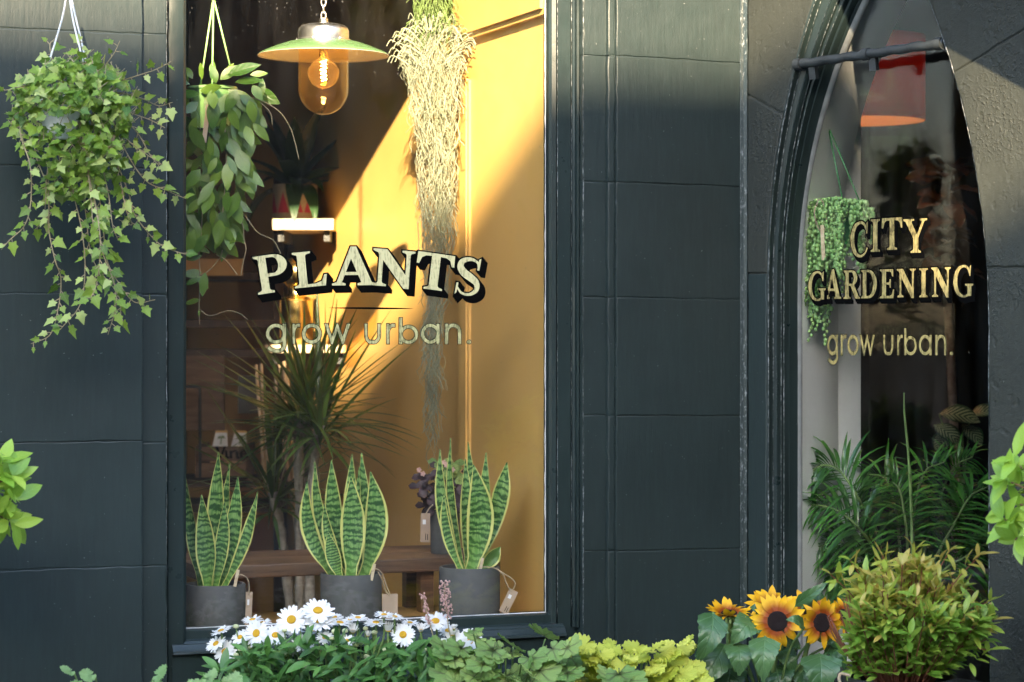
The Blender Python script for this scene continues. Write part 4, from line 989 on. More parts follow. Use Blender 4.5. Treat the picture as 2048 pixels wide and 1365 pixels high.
# --- bench
bn0, bn1 = -0.40, -0.72
zt = at(750, 1121, An(750, bn0)).z; sb1 = A.s(1018, bn0); sbL = A.s(395, bn0)
be = Thing('bench', 'low dark waxed wooden bench behind the snake plants', 'bench', A.w((sbL + sb1) / 2, ZF, -0.56))
mb = MB(); slab(mb, A, [(sbL, zt - 0.029), (sb1, zt - 0.029), (sb1, zt), (sbL, zt)], bn0, 0.155, 0.003, 0.06, 0.0008); be.part('plank', mb, M['bench_wood'], smooth=True, auto=30)
mb = MB(); slab(mb, A, [(sbL, zt - 0.0295), (sb1 - 0.003, zt - 0.0295), (sb1 - 0.003, zt - 0.0008), (sbL, zt - 0.0008)], bn0 - 0.158, 0.16, 0.003, 0.06, 0.0008); be.part('plank', mb, M['bench_wood'], smooth=True, auto=30)
for sx in (sbL + 0.06, sb1 - 0.2):
    for n_ in (bn0 - 0.02, bn0 - 0.12):
        mb = MB(); mb.pbox(A, sx, sx + 0.03, n_ - 0.03, n_, ZF + 0.0003, zt - 0.0296); be.part('leg', mb, M['bench_wood'])
# --- small purple plant on the bench
cu, Y = 890, An(890, -0.50)
pc = at(cu, 1022, Y); rr = 30 * pxY(Y); ox = Thing('oxalis_plant', 'small purple leaved pot plant standing on the dark bench', 'potted plant', (pc.x, pc.y, zt + 0.0005))
hh = pc.z - zt; mb = MB(); mb.lathe([(0.001, 0), (rr * 0.93, 0), (rr * 0.96, 0.004), (rr, hh), (rr - 0.005, hh), (rr - 0.006, hh - 0.015), (0.001, hh - 0.014)], (pc.x, pc.y, zt + 0.0005), 36); ox.part('pot', mb, M['pot'], smooth=True, auto=40)
ro = random.Random(11)
tri = meshes([blade(ell(0.34, 0.7, 0.5), 4, 0.6, 0.25)], 'small_leaf', M['purple']); trig = meshes([blade(ell(0.34, 0.7, 0.5), 4, 0.6, 0.25)], 'small_leaf', M['heu_green'])
lv = Leaves(ox, None); sb = MB()
for i in range(46):
    u, v = ro.uniform(838, 926), ro.uniform(925, 1022); 
    if (u - 885) ** 2 / 48 ** 2 + (v - 975) ** 2 / 55 ** 2 > 1.1: continue
    p = at(u, v, Y + ro.uniform(-0.05, 0.05)); me = trig[0] if (v < 965 and u > 845 and ro.random() < 0.75) else tri[0]
    sb.tube(spline([(pc.x + ro.uniform(-.01, .01), pc.y, pc.z - 0.01), (pc.x * .5 + p.x * .5, pc.y, p.z), p], 3), 0.0008, 4)
    for k in range(3):
        a = k * 2.1 + ro.uniform(0, 1); d = Vector((cos(a), -0.25 + 0.3 * sin(a), 0.55 * sin(a))); lv.add(me, orient(p, d, (ro.uniform(-.3, .3), -1, 0.7), 24 * pxY(Y)), 1)
lv.build(); ox.part('stem', sb, M['stem_red'], smooth=True)
fl = MB()
for (u, v) in ((888, 925), (893, 931), (838, 940), (846, 948), (905, 940)):
    for k in range(5):
        a = k * 1.256; Mx = orient(at(u, v, Y - 0.05), (cos(a), -0.4, sin(a)), (0, -1, 0.2), 6 * pxY(Y)); fl.add([Mx @ v_.co for v_ in tri[0].vertices], [tuple(p.vertices) for p in tri[0].polygons])
ox.part('blossom', fl, M['pink'], smooth=True)

# --- pendant lamp
YL = 5.15; lc = at(647, 112, YL); q = pxY(YL)
lamp = Thing('pendant_lamp', 'pendant lamp with green enamel shade and lit amber glass jar', 'lamp', lc)
mb = MB(); mb.lathe([(131 * q, 0.0), (128 * q, 4 * q), (118 * q, 9 * q), (96 * q, 18 * q), (74 * q, 25.5 * q), (58 * q, 29 * q), (50 * q, 30 * q)], lc, 64)
sh = lamp.part('shade', mb, M['enamel'], smooth=True)
mb = MB(); mb.lathe([(50 * q, 29 * q), (58 * q, 27.8 * q), (74 * q, 24.2 * q), (96 * q, 16.8 * q), (118 * q, 7.8 * q), (128 * q, 3 * q), (131.2 * q, -0.6 * q), (132 * q, 0.2 * q), (131 * q, 0.6 * q)], lc, 64)
lamp.part('shade_lining', mb, M['enamel_in'], sh, smooth=True)
mb = MB(); mb.lathe([(54 * q, 29.5 * q), (54 * q, 32 * q), (51 * q, 33 * q), (51 * q, 48 * q), (49 * q, 55 * q), (43 * q, 60 * q), (34 * q, 62.5 * q), (14 * q, 64 * q), (13 * q, 66 * q), (9 * q, 67 * q), (9 * q, 74 * q), (5 * q, 76 * q), (0.5 * q, 76 * q)], lc, 48)
for a in range(6):
    an = a * pi / 3 + 0.2; p = lc + Vector((53 * q * cos(an), 53 * q * sin(an), 31 * q)); mb.sphere(p, 2.4 * q, 6, 4)
lamp.part('cap', mb, M['steel'], smooth=True, auto=35)
mb = MB(); prof = [(50 * q, 24 * q), (50 * q, -60 * q)] + [(50 * q * cos(a * pi / 20), -66 * q - 52 * q * sin(a * pi / 20)) for a in range(0, 10)] + [(0.4 * q, -118 * q)]
mb.lathe(prof, lc, 48); lamp.part('glass_jar', mb, M['amber'], smooth=True)
bc = lc + Vector((0, 0, -33 * q)); bu = None
mb = MB(); mb.lathe([(7 * q, 32 * q), (10 * q, 27 * q), (20 * q, 20 * q), (30 * q, 8 * q), (32.5 * q, 0), (30 * q, -12 * q), (22 * q, -24 * q), (10 * q, -31 * q), (0.4 * q, -33 * q)], bc, 32); bu = lamp.part('bulb', mb, M['bulb_glass'], smooth=True)
mb = MB(); pts = [Vector((5.5 * q * cos(i * 0.75), 5.5 * q * sin(i * 0.75), (24 - i * 0.9) * q)) + bc for i in range(46)]; mb.tube(pts, 0.75 * q, 5); lamp.part('filament', mb, M['filament'], bu, smooth=True)
mb = MB(); mb.lathe([(8 * q, 28 * q), (9 * q, 30 * q), (9 * q, 56 * q)], bc, 20); lamp.part('bulb_cap', mb, M['brass'], bu, smooth=True)
mb = MB()
for i in range(60):
    cz = lc.z + (80 + i * 13.5) * q
    if cz > 1.58: break
    a0 = (i % 2) * pi / 2
    pts = [Vector((lc.x + 4.6 * q * cos(t) * cos(a0), lc.y + 4.6 * q * cos(t) * sin(a0), cz + 9 * q * sin(t))) for t in [2 * pi * j / 14 for j in range(15)]]
    mb.tube(pts, 1.5 * q, 6, False)
lamp.part('chain', mb, M['steel'], smooth=True)

# --- trailing rhipsalis / hanging moss beside the shutter
rm = random.Random(21)
Ym = 5.52
ms = Thing('hanging_moss', 'long pale trailing moss hanging beside the ochre shutter', 'hanging plant', at(862, -60, Ym))
def moss_c(v):  # centre and half width of the mass at height v
    K = [(-60, 858, 30), (30, 866, 40), (60, 868, 44), (110, 860, 58), (180, 866, 47), (280, 873, 40), (400, 875, 31), (500, 874, 25), (600, 872, 17), (700, 866, 13), (780, 865, 9), (880, 866, 6), (920, 862, 3)]
    for (a, b) in zip(K, K[1:]):
        if a[0] <= v <= b[0]:
            t = (v - a[0]) / (b[0] - a[0]); return a[1] + (b[1] - a[1]) * t, a[2] + (b[2] - a[2]) * t
    return K[-1][1], 2
def strand(v0, L, r, k=4):
    c, h = moss_c(v0); x = rm.gauss(0, 0.62); u = c + max(-0.95, min(0.95, x)) * h; y = rm.gauss(0, 0.035) * (h / 50)
    pts = []; v = v0; ph = rm.uniform(0, 6); am = rm.uniform(2, 9); curl = rm.uniform(-1, 1)
    n = max(5, int(L / 11)); off = u - c
    for i in range(n):
        t = i / (n - 1); vv = v0 + L * t; c2, h2 = moss_c(min(vv, 915))
        uu = c2 + off * (h2 / max(4, h)) + am * sin(ph + i * 0.9) + curl * 22 * t * t + rm.uniform(-3, 3)
        pts.append(at(uu, vv - abs(curl) * 14 * t ** 3, Ym + y + 0.012 * sin(ph * 2 + i * 0.8)))
    return pts
mb = MB()
for i in range(760):
    v0 = 55 + 740 * (rm.random() ** 2.1); mb.tube(strand(v0, rm.uniform(60, 200), 0, 3), rm.uniform(0.4, 0.85) * q, 3, False)
for i in range(170):   # curling tips at the top of the mass
    a = rm.uniform(0, 2 * pi); c0 = at(862 + 50 * cos(a) * rm.random(), 110 + 50 * sin(a), Ym + rm.uniform(-.05, .04)); d = Vector((cos(a), rm.uniform(-.4, .4), 0.3 + rm.random()))
    mb.tube(spline([c0, c0 + d * 0.022, c0 + d * 0.034 + Vector((0.008 * cos(a), 0, 0)), c0 + d * 0.036 + Vector((0.016 * cos(a), 0, -0.016))], 4), 1.1 * q, 3, False)
ms.part('strand', mb, M['moss'], smooth=True, kind='stuff')
mb = MB()
for i in range(120):
    mb.tube(strand(rm.uniform(-60, 20), rm.uniform(60, 110), 0, 3), 0.9 * q, 3, False)
ms.part('upper_strand', mb, M['stem_green'], smooth=True, kind='stuff')

# --- dragon tree behind the bench
rd = random.Random(31)
YD = 5.95
dr = Thing('dragon_tree', 'tall dragon tree with arching narrow leaves behind the bench', 'plant', (at(600, 1100, YD).x, YD, -1.5))
mb = MB(); pd = dr.loc; mb.lathe([(0.001, 0.0005), (0.13, 0.0005), (0.16, 0.30), (0.15, 0.30), (0.14, 0.27), (0.001, 0.27)], pd, 32); dr.part('pot', mb, M['pot'], smooth=True, auto=40)
HEADS = [((600, 830), (598, 905), 0.0, 1.0), ((640, 850), (628, 930), -0.06, 1.05), ((545, 985), (566, 1090), 0.08, 0.95), ((612, 840), (616, 910), 0.12, 0.8)]
bl = meshes([blade(ell(0.030, 0.3, 0.8), 8, b, 0.35) for b in (0.1, 0.2, 0.35, 0.6)], 'strap_leaf', M['drac'])
lv = Leaves(dr, None, cap=300)
for (hu, hv), (tu, tv), dy, scl in HEADS:
    hp = at(hu, hv, YD + dy); tp = at(tu, tv, YD + dy)
    mb = MB(); pts = spline([(pd.x + rd.uniform(-.03, .03), pd.y + dy * .5, pd.z + 0.27), (pd.x * .5 + tp.x * .5, pd.y + dy * .8, -0.8), tp, hp], 10)
    mb.tube(pts, [0.0125 + 0.0022 * sin(i * 2.1) for i in range(len(pts))], 9); dr.part('trunk', mb, M['bark'], smooth=True)
    for i in range(56):
        el = rd.uniform(-0.25, 1.0) ** 1; el = math.asin(max(-0.3, min(1, rd.uniform(-0.2, 1.0)))); az = rd.uniform(0, 2 * pi)
        d = Vector((cos(az) * cos(el), sin(az) * cos(el) * 0.8, sin(el))); L = rd.uniform(0.20, 0.30) * scl * (0.78 + 0.30 * max(0, sin(el)))
        me = bl[min(3, int((1 - max(0, sin(el))) * 3.2 + rd.uniform(0, 0.9)))]
        lv.add(me, orient(hp + Vector((0, 0, rd.uniform(-0.06, 0.03))), d, (0, -0.15, 1) if el < 1.2 else (cos(az), sin(az), 0.5), L * 1.12, 0, 0.85 / 1), L)
lv.build()

# --- hoya in a green pot, hanging close behind the glass
rh = random.Random(41)
Yh = An(430, -0.27)
ho = Thing('hanging_hoya', 'hanging plant with long waxy green leaves just inside the glass', 'hanging plant', at(425, 250, Yh))
q = pxY(Yh); ctr = at(425, 180, Yh)
mb = MB(); mb.lathe([(0.001, -78 * q), (32 * q, -78 * q), (46 * q, 0), (50 * q, 0), (50 * q, 5 * q), (44 * q, 5 * q), (42 * q, -6 * q), (0.001, -6 * q)], ctr, 32); ho.part('pot', mb, M['lime_plastic'], smooth=True, auto=40)
top = at(427, -4, Yh)
for (u, v, dy) in ((400, 176, 0.0), (424, 186, -0.045), (462, 140, 0.02)):
    mb = MB(); mb.tube([top, at(u, v, Yh + dy)], 1.9 * q, 6); ho.part('hanger', mb, M['lime_plastic'], smooth=True)
mb = MB(); mb.sphere(top + Vector((0, 0, -2 * q)), 6 * q, 8, 5, (1, 1, 0.8)); mb.tube([top, top + Vector((0, 0, 0.6))], 2.2 * q, 6); ho.part('hook', mb, M['lime_plastic'], smooth=True)
mb = MB(); mb.box(-4 * q, 5 * q, -0.002, 0.002, -45 * q, 30 * q, Matrix.Translation(at(413, 240, Yh - 0.055)) @ Matrix.Rotation(0.12, 4, 'Y')); ho.part('label_stick', mb, M['kraft'])
hl = meshes([blade(ell(w_, pk, 0.9), 7, b, 0.10, 0, 3, 0.03) for w_, pk, b in ((0.19, 0.45, 0.3), (0.22, 0.42, 0.5), (0.17, 0.5, 0.15), (0.24, 0.4, -0.3))], 'waxy_leaf', M['hoya'])
lv = Leaves(ho, None, cap=300)
def hoya(u, v, ang, L, dy, tilt=0.0):
    """leaf whose base is at (u, v); ang is its picture direction, 0 to the right, 90 up"""
    d = Vector((cos(radians(ang)), rh.uniform(-0.35, 0.15), sin(radians(ang)))); up = Vector((rh.uniform(-.5, .5), -1, rh.uniform(0.0, .8)))
    lv.add(rh.choice(hl), orient(at(u, v, Yh + dy), d, up, L * q * 0.82), L)
for u, v, a, L in ((404, 160, 95, 42), (432, 168, 100, 50), (424, 150, 88, 38), (448, 152, 55, 40), (440, 160, 40, 62), (455, 150, 20, 85), (470, 165, 10, 70), (400, 182, 5, 60), (430, 195, -20, 48), (455, 180, -30, 90), (380, 170, 150, 40), (385, 158, 120, 40), (372, 172, 90, 40),
                   (500, 150, 8, 44), (520, 195, 80, 48), (505, 170, -60, 50), (498, 200, -75, 60), (480, 190, -40, 55), (520, 215, -100, 40)): hoya(u, v, a, L, rh.uniform(-0.07, -0.01))
for i in range(195):
    v = 178 + 300 * rh.random() ** 1.15; hw = 74 - 42 * max(0, (v - 230) / 250); u = 440 - max(0, (v - 260)) * 0.08 + rh.uniform(-1, 1) * hw
    hoya(u, v, rh.gauss(-88 + (u - 440) * 0.35, 28), rh.uniform(46, 78), rh.uniform(-0.07, 0.06))
for u, v, a, L in ((402, 470, -100, 60), (440, 478, -10, 48), (444, 470, -60, 70), (398, 490, 200, 45), (384, 490, -20, 52), (372, 520, 15, 40), (410, 545, -95, 60), (404, 545, 190, 50), (394, 552, -45, 44), (402, 600, 190, 46), (372, 570, 30, 40), (398, 620, -90, 16), (374, 410, -70, 60), (366, 440, -80, 50), (430, 420, -85, 80), (410, 400, -95, 70), (384, 360, -95, 70)): hoya(u, v, a, L, rh.uniform(-0.05, 0.0))
lv.build()
for pts in ([(400, 470), (398, 500), (400, 560), (398, 610), (399, 650)], [(470, 420), (490, 432), (515, 465), (545, 480), (558, 500), (562, 512)], [(455, 400), (470, 425), (485, 450), (488, 480), (492, 500), (485, 530), (482, 552)], [(500, 195), (530, 205), (560, 225), (580, 255), (590, 285), (598, 320)], [(400, 620), (420, 632), (455, 622), (480, 628), (495, 640)],
            [(445, 500), (440, 515), (420, 540), (400, 552)], [(430, 510), (450, 520), (475, 550)], [(520, 205), (540, 225), (545, 250)], [(420, 260), (410, 340), (405, 420), (402, 480)], [(450, 250), (452, 340), (445, 430), (440, 480)]):
    mb = MB(); mb.tube(pxspline(pts, Yh - 0.02), 1.15 * q, 5); ho.part('vine', mb, M['stem_pale'], smooth=True)

# --- shelves at the back with their things
def plank(label, u0, u1, v0, v1, Y, depth=0.30):
    p0, p1 = at(u0, v1, Y), at(u1, v0, Y); t_ = Thing('wall_shelf', label, 'shelf', p0, 'pale shelves on the back of the window')
    mb = MB(); z0, z1 = p0.z, p1.z; n_ = 9; rows = []
    o = [(p0.x + (p1.x - p0.x) * i / n_, 0) for i in range(n_ + 1)]
    fr = [Vector((x, Y - 0.004 * abs(sin(i * 1.9 + v0)), 0)) for i, (x, _) in enumerate(o)]; bk = [Vector((x, Y + depth, 0)) for x, _ in o]
    a = [f + Vector((0, 0, z0)) for f in fr]; a2 = [f + Vector((0, -0.002, z0 + (z1 - z0) * .5)) for f in fr]; b = [f + Vector((0, 0.002, z1)) for f in fr]; c = [f + Vector((0, 0, z1)) for f in bk]; d = [f + Vector((0, 0, z0)) for f in bk]
    mb.strip([a, a2, b, c, d, a]); mb.add([a[0], b[0], c[0], d[0]], [(0, 1, 2, 3)]); mb.add([a[-1], b[-1], c[-1], d[-1]], [(3, 2, 1, 0)])
    t_.part('plank', mb, M['pale_wood'], smooth=True, auto=40)
    for uu in (u0 + 15, u1 - 15):
        m_ = MB(); x = at(uu, 0, Y).x; m_.box(x - 0.008, x + 0.008, Y + 0.03, Y + depth, z0 - 0.03, z0 - 0.0005); t_.part('bracket', m_, M['iron'])
    return z1
YS = 6.5
zs1_ = plank('pale live-edged shelf under the red triangle planter', 545, 667, 438, 460, YS)
bk = Thing('patterned_planter', 'cream planter with red triangles on the upper pale shelf', 'planter', (at(590, 435, YS + 0.18).x, YS + 0.18, zs1_))
q = pxY(YS + 0.18); cb = bk.loc; hb = 74 * q; rb = 45 * q
mb = MB(); mb.lathe([(0.001, 0.0005), (rb * 0.95, 0.0005), (rb, 0.01), (rb * 1.0, hb - 0.003), (rb * 0.98, hb), (rb * 0.9, hb), (rb * 0.9, hb - 0.03), (0.001, hb - 0.03)], cb, 40); bk.part('pot', mb, M['basket'], smooth=True, auto=40)
for k in range(10):
    a = -pi / 2 + (k - 0.3) * 2 * pi / 10 + 0.35; wd = 0.29; up = k % 2 == 0; rows = []; m_ = MB()
    z_a, z_b = (hb * 0.22, hb * 0.78) if True else (0, 0)
    for i in range(6):
        t = i / 5; w_ = wd * (1 - t) + 0.004; rows.append([cb + Vector((rb * 1.006 * cos(a + w_ * s_), rb * 1.006 * sin(a + w_ * s_), z_a + (z_b - z_a) * t)) for s_ in (-1, -0.5, 0, 0.5, 1)])
    m_.strip(rows); bk.part('triangle', m_, M['red'], smooth=True)
rk = random.Random(51); dl = meshes([blade(ell(0.10, 0.4, 0.9), 8, b, 0.2, 0, 3, 0.06) for b in (0.5, 1.2, 2.0)], 'dark_leaf', M['drac_dark']); lv = Leaves(bk, None)
for i in range(26):
    az = rk.uniform(0, 2 * pi); el = rk.uniform(0.3, 1.4); d = (cos(az) * cos(el), sin(az) * cos(el), sin(el)); lv.add(dl[min(2, int((1.45 - el) * 2.2))], orient(cb + Vector((0, 0, hb - 0.02)), d, (0, 0, 1), rk.uniform(0.17, 0.28)), 1)
lv.add(dl[2], orient(cb + Vector((0.0, -0.03, hb)), (0.1, -0.7, 0.5), (0, 0, 1), 0.17), 1); lv.build()
zs2_ = plank('pale shelf under the brass vase, half hidden by leaves', 530, 692, 690, 706, YS)
q = pxY(YS + 0.07); gv = Thing('brass_vase', 'shiny brass pot with a rounded brass head above it', 'vase', (at(588, 690, YS).x, YS + 0.07, zs2_))
mb = MB(); mb.lathe([(0.001, 0.0006), (33 * q, 0.0006), (34 * q, 2 * q), (34 * q, 88 * q), (36 * q, 90 * q), (34 * q, 92 * q), (20 * q, 96 * q), (16 * q, 104 * q), (17 * q, 116 * q)], gv.loc, 40); gv.part('vessel', mb, M['brass'], smooth=True, auto=40)
mb = MB(); mb.lathe([(16 * q, 112 * q), (26 * q, 124 * q), (31 * q, 138 * q), (31 * q, 150 * q), (26 * q, 164 * q), (14 * q, 173 * q), (0.5 * q, 175 * q)], gv.loc, 32)
mb.sphere(gv.loc + Vector((-26 * q, -12 * q, 140 * q)), 12 * q, 12, 8, (1, 1, .8)); gv.part('rounded_head', mb, M['brass'], smooth=True, auto=60)
cr = None
# dark shelving to the left at the back with crates, cards and sticks
YB = 6.95
sh_ = Thing('shelving_unit', 'dark wooden shelving at the back of the shop', 'shelving', at(430, 1000, YB))
for v in (545, 640, 700, 960, 1010):
    a, b = at(330, v, YB), at(560, v, YB); m_ = MB(); m_.box(a.x, b.x, YB, YB + 0.3, a.z - 0.022, a.z); sh_.part('shelf', m_, M['plank_wood'])
for u in (335, 556):
    a = at(u, 0, YB); m_ = MB(); m_.box(a.x - 0.015, a.x + 0.015, YB + 0.02, YB + 0.3, -1.5, 0.45); sh_.part('upright', m_, M['plank_wood'])
def pbox3(name, label, cat, u0, u1, v0, v1, Y, d, mat, slats=0, word=None):
    a, b = at(u0, v1, Y), at(u1, v0, Y); t_ = Thing(name, label, cat, ((a.x + b.x) / 2, Y, a.z)); m_ = MB()
    if not slats: m_.box(a.x, b.x, Y, Y + d, a.z + 0.0005, b.z); t_.part('panel', m_, M[mat])
    else:
        h = (b.z - a.z) / slats
        for i in range(slats):
            m_ = MB(); m_.box(a.x, b.x, Y, Y + 0.012, a.z + i * h + 0.002, a.z + (i + 1) * h - 0.003); t_.part('slat', m_, M[mat])
        for x0, x1 in ((a.x, a.x + 0.012), (b.x - 0.012, b.x)):
            m_ = MB(); m_.box(x0, x1, Y + 0.0125, Y + d, a.z + 0.001, b.z); t_.part('crate_side', m_, M[mat])
    return t_
crt = pbox3('wooden_crate', 'slatted old wooden crate with dark script lettering', 'crate', 390, 492, 892, 957, YB - 0.02, 0.25, 'crate_wood', 2)
sc_l = {'V': [[(0, 90), (10, 95), (24, 10), (46, 100)]], 'i': [[(0, 60), (4, 8), (14, 14)]], 'n': [[(0, 58), (3, 2)], [(2, 40), (18, 58), (26, 40), (28, 4), (38, 12)]], 'e': [[(2, 30), (24, 40), (16, 60), (2, 40), (8, 8), (30, 18)]]}
x0 = 428; m_ = MB(); k_ = 0
for ch, adv in (('V', 24), ('i', 9), ('n', 20), ('e', 17)):
    for st_ in sc_l[ch]:
        k_ += 1; Ys = YB - 0.0204 - 0.0002 * k_
        rb_ = ribbon([(x, y) for x, y in st_], [9, 11, 9]); nn_ = len(rb_) // 2
        lf, rt = rb_[:nn_], rb_[nn_:][::-1]
        m_.strip([[at(x0 + a[0] * 0.5, 918 - a[1] * 0.28, Ys), at(x0 + b[0] * 0.5, 918 - b[1] * 0.28, Ys)] for a, b in zip(lf, rt)])
    x0 += adv
crt.part('lettering', m_, M['black_paint'])
for (u0, u1, lab) in ((424, 456, 'small white card with a palm tree, tucked by the script crate'), (462, 494, 'second palm tree card beside the first, over the crate')):
    t_ = Thing('palm_card', lab, 'card', at((u0 + u1) / 2, 892, YB - 0.03), 'palm tree cards on the crate')
    def cp(u, v, dy): return at(u, v, YB - 0.03 + dy)
    m_ = MB(); m_.hexa([cp(u0, 893, 0), cp(u1, 893, 0), cp(u1, 893, .002), cp(u0, 893, .002), cp(u0 + 8, 862, 0), cp(u1 - 2, 862, 0), cp(u1 - 2, 862, .002), cp(u0 + 8, 862, .002)]); t_.part('card', m_, M['paper'])
    m_ = MB(); m_.strip([[cp(u0 + 9, 861.5, -.0003), cp(u1 - 1, 861.5, -.0003)], [cp(u0 + 7, 866, -.0003), cp(u1 - 1, 866, -.0003)]]); t_.part('yellow_band', m_, M['yellow'])
    m_ = MB(); cx, cy = (u0 + u1) / 2 + 3, 876; m_.strip([[cp(cx - 1, cy, -.0006), cp(cx + 1, cy, -.0006)], [cp(cx - 3, 889, -.0006), cp(cx - 0.5, 889, -.0006)]])
    for k in range(6):
        a = k * pi / 5 + 0.1; m_.add([cp(cx, cy, -.0007 - k * .00005), cp(cx + 5 * cos(a) - 1, cy - 5 * sin(a) - 1.2, -.0007 - k * .00005), cp(cx + 9 * cos(a), cy - 7 * sin(a) + 2, -.0007 - k * .00005), cp(cx + 4 * cos(a), cy - 3 * sin(a) + 1.5, -.0007 - k * .00005)], [(0, 1, 2, 3)])
    t_.part('palm_print', m_, M['stem_green'])
pbox3('display_board', 'beige upright board at the back left of the shop', 'board', 345, 448, 712, 862, YB - 0.01, 0.02, 'crate_wood')
hk = Thing('wire_stand', 'thin black wire stand before the beige board', 'stand', at(385, 880, YB - 0.06)); m_ = MB(); m_.tube([at(350, 774, YB - .06), at(396, 774, YB - .06), at(400, 778, YB - .06), at(400, 955, YB - .06)], 0.004, 8); hk.part('wire', m_, M['iron'], smooth=True)
pbox3('mirrored_sign', 'dim yellow board standing in for a sign mirrored in the glass', 'sign', 370, 485, 518, 552, YB - 0.03, 0.01, 'sill_board')  # board added in place of a yellow reflection in the pane
stk = ((512, 730, 530, 860), (522, 728, 538, 855), (551, 752, 556, 850), (560, 726, 566, 800), (568, 724, 574, 800), (573, 740, 590, 790), (556, 800, 600, 1000), (590, 860, 588, 900), (535, 860, 548, 900))
for i, (u0, v0, u1, v1) in enumerate(stk):
    t_ = Thing('plant_stake', 'thin pale wooden stake among the dark leaves of the dragon tree', 'stake', at(u1, v1, 6.45), 'pale stakes leaning behind the dragon tree'); m_ = MB(); a, b = at(u0, v0, 6.5), at(u1, v1 + 120, 6.4); m_.tube([b, a], 0.0045, 5); t_.part('stick', m_, M['pale_wood'])
lan = pbox3('stoneware_jar', 'mottled green stoneware block on the back shelf', 'jar', 476, 520, 752, 828, YB - 0.05, 0.06, 'pot')

# ================================================================== INSIDE THE ARCHED WINDOW
YR = 6.2
q = pxY(YR); lc = at(1718, 243, YR)
ds = Thing('drum_pendant', 'large red drum lampshade with glowing lining inside the arch', 'lamp', lc)
mb = MB(); mb.lathe([(131 * q, 0), (131 * q, 4 * q), (131 * q, 100 * q), (131 * q, 168 * q)], lc, 64); dsh = ds.part('shade', mb, M['shade_red'], smooth=True, auto=40)
mb = MB(); mb.lathe([(129.5 * q, 0), (129.5 * q, 40 * q), (129.5 * q, 160 * q), (0.5 * q, 166 * q)], lc, 64); ds.part('shade_lining', mb, M['copper_lining'] if 'copper_lining' in M else M['shade_lining'], smooth=True, auto=50)
mb = MB(); mb.sphere(lc + Vector((0, 0, 70 * q)), 26 * q, 16, 10); ds.part('bulb', mb, emit('warm_bulb', (1.0, 0.50, 0.22), 3.8), smooth=True)
tt_ = M['shade_red'].node_tree; o_ = [n for n in tt_.nodes if n.type == 'OUTPUT_MATERIAL'][0]; s_in = o_.inputs[0].links[0].from_socket; tr_ = tt_.nodes.new('ShaderNodeBsdfTranslucent'); tr_.inputs[0].default_value = (0.55, 0.05, 0.03, 1); mx_ = tt_.nodes.new('ShaderNodeMixShader'); mx_.inputs[0].default_value = 0.24; tt_.links.new(s_in, mx_.inputs[1]); tt_.links.new(tr_.outputs[0], mx_.inputs[2]); tt_.links.new(mx_.outputs[0], o_.inputs[0])
mb = MB(); mb.tube([lc + Vector((0, 0, 167 * q)), (lc.x, lc.y, 1.59)], 0.004, 6); ds.part('cord', mb, M['black_plastic'])
# string of pearls in a green hanging pot
Yq = B.depth(1665, -0.115) - 0.0
Yq = B.depth(1672, -0.14)
YB_ = lambda u, dy=0.0: B.depth(u, -0.125) + max(-0.038, min(0.05, dy))
rp = random.Random(61); q = pxY(Yq)
sp = Thing('string_of_pearls', 'string of pearls spilling from a green hanging pot in the arch', 'hanging plant', at(1672, 480, Yq))
ctr = at(1686, 408, B.depth(1686, -0.165))
mb = MB(); mb.lathe([(0.001, -82 * q), (33 * q, -82 * q), (40 * q, -6 * q), (46 * q, -4 * q), (46 * q, 6 * q), (42 * q, 6 * q), (40 * q, -2 * q), (0.001, -2 * q)], ctr, 32); sp.part('pot', mb, M['green_plastic'], smooth=True, auto=40)
hk_ = at(1656, 252, Yq)
for (u, v, dy) in ((1627, 412, 0.0), (1686, 405, -0.02), (1718, 400, 0.0)):
    mb = MB(); mb.tube([hk_, at(u, v, YB_(u, dy))], 1.2 * q, 6); sp.part('hanger', mb, M['green_plastic'], smooth=True)
mb = MB(); mb.tube(pxspline([(1648, 207), (1656, 207), (1662, 214), (1667, 226)], Yq, 4), 3.0 * q, 8); mb.tube(pxspline([(1644, 232), (1652, 244), (1660, 252), (1646, 252)], Yq, 4), 2.6 * q, 8); sp.part('hook', mb, M['green_plastic'], smooth=True)
mb = MB(); bd_ = MB(); ico = [(Vector((0, 0, 1)))]
def bead(c, r): bd_.sphere(c, r, 6, 4, (1, 1, 1.15))
for i in range(120):
    u = rp.uniform(1608, 1742) if i % 3 else rp.uniform(1608, 1680); v0 = 404 + rp.uniform(-4, 8) + 3 * abs(u - 1672) / 30; dy = rp.uniform(-0.038, 0.03)
    env = 660 if u < 1660 else (600 if u < 1690 else 560); L = rp.uniform(0.35, 1.0) * (env - 410) * (1 if u < 1725 else 0.55)
    if 1682 < u < 1716 and rp.random() < 0.55: L *= 0.3
    if rp.random() < 0.08 and u < 1665: L = rp.uniform(230, 300)
    pts = []; n = max(4, int(L / 16)); ph = rp.uniform(0, 6)
    for k in range(n + 1): uu = u + (u - 1672) * 0.06 * min(1, k / 3) + 3 * sin(ph + k * 0.8); pts.append(at(uu, v0 + L * k / n - (8 if k == 1 else 0), YB_(uu, dy)))
    sm = spline(pts, 4); mb.tube(sm, 0.55 * q, 4)
    d = 0.0; 
    for a, b in zip(sm, sm[1:]):
        d += (b - a).length
        if d > 5.5 * q:
            d = 0; bead(a + Vector((rp.uniform(-4, 4) * q, rp.uniform(-4, 4) * q, rp.uniform(-1, 1) * q)), rp.uniform(3.0, 4.6) * q)
for i in range(240):
    uu = rp.uniform(1612, 1734); bead(at(uu, 408 - rp.uniform(2, 12) * (1 - abs(uu - 1672) / 90), YB_(uu, rp.uniform(-0.035, 0.035))), rp.uniform(2.8, 4.2) * q)
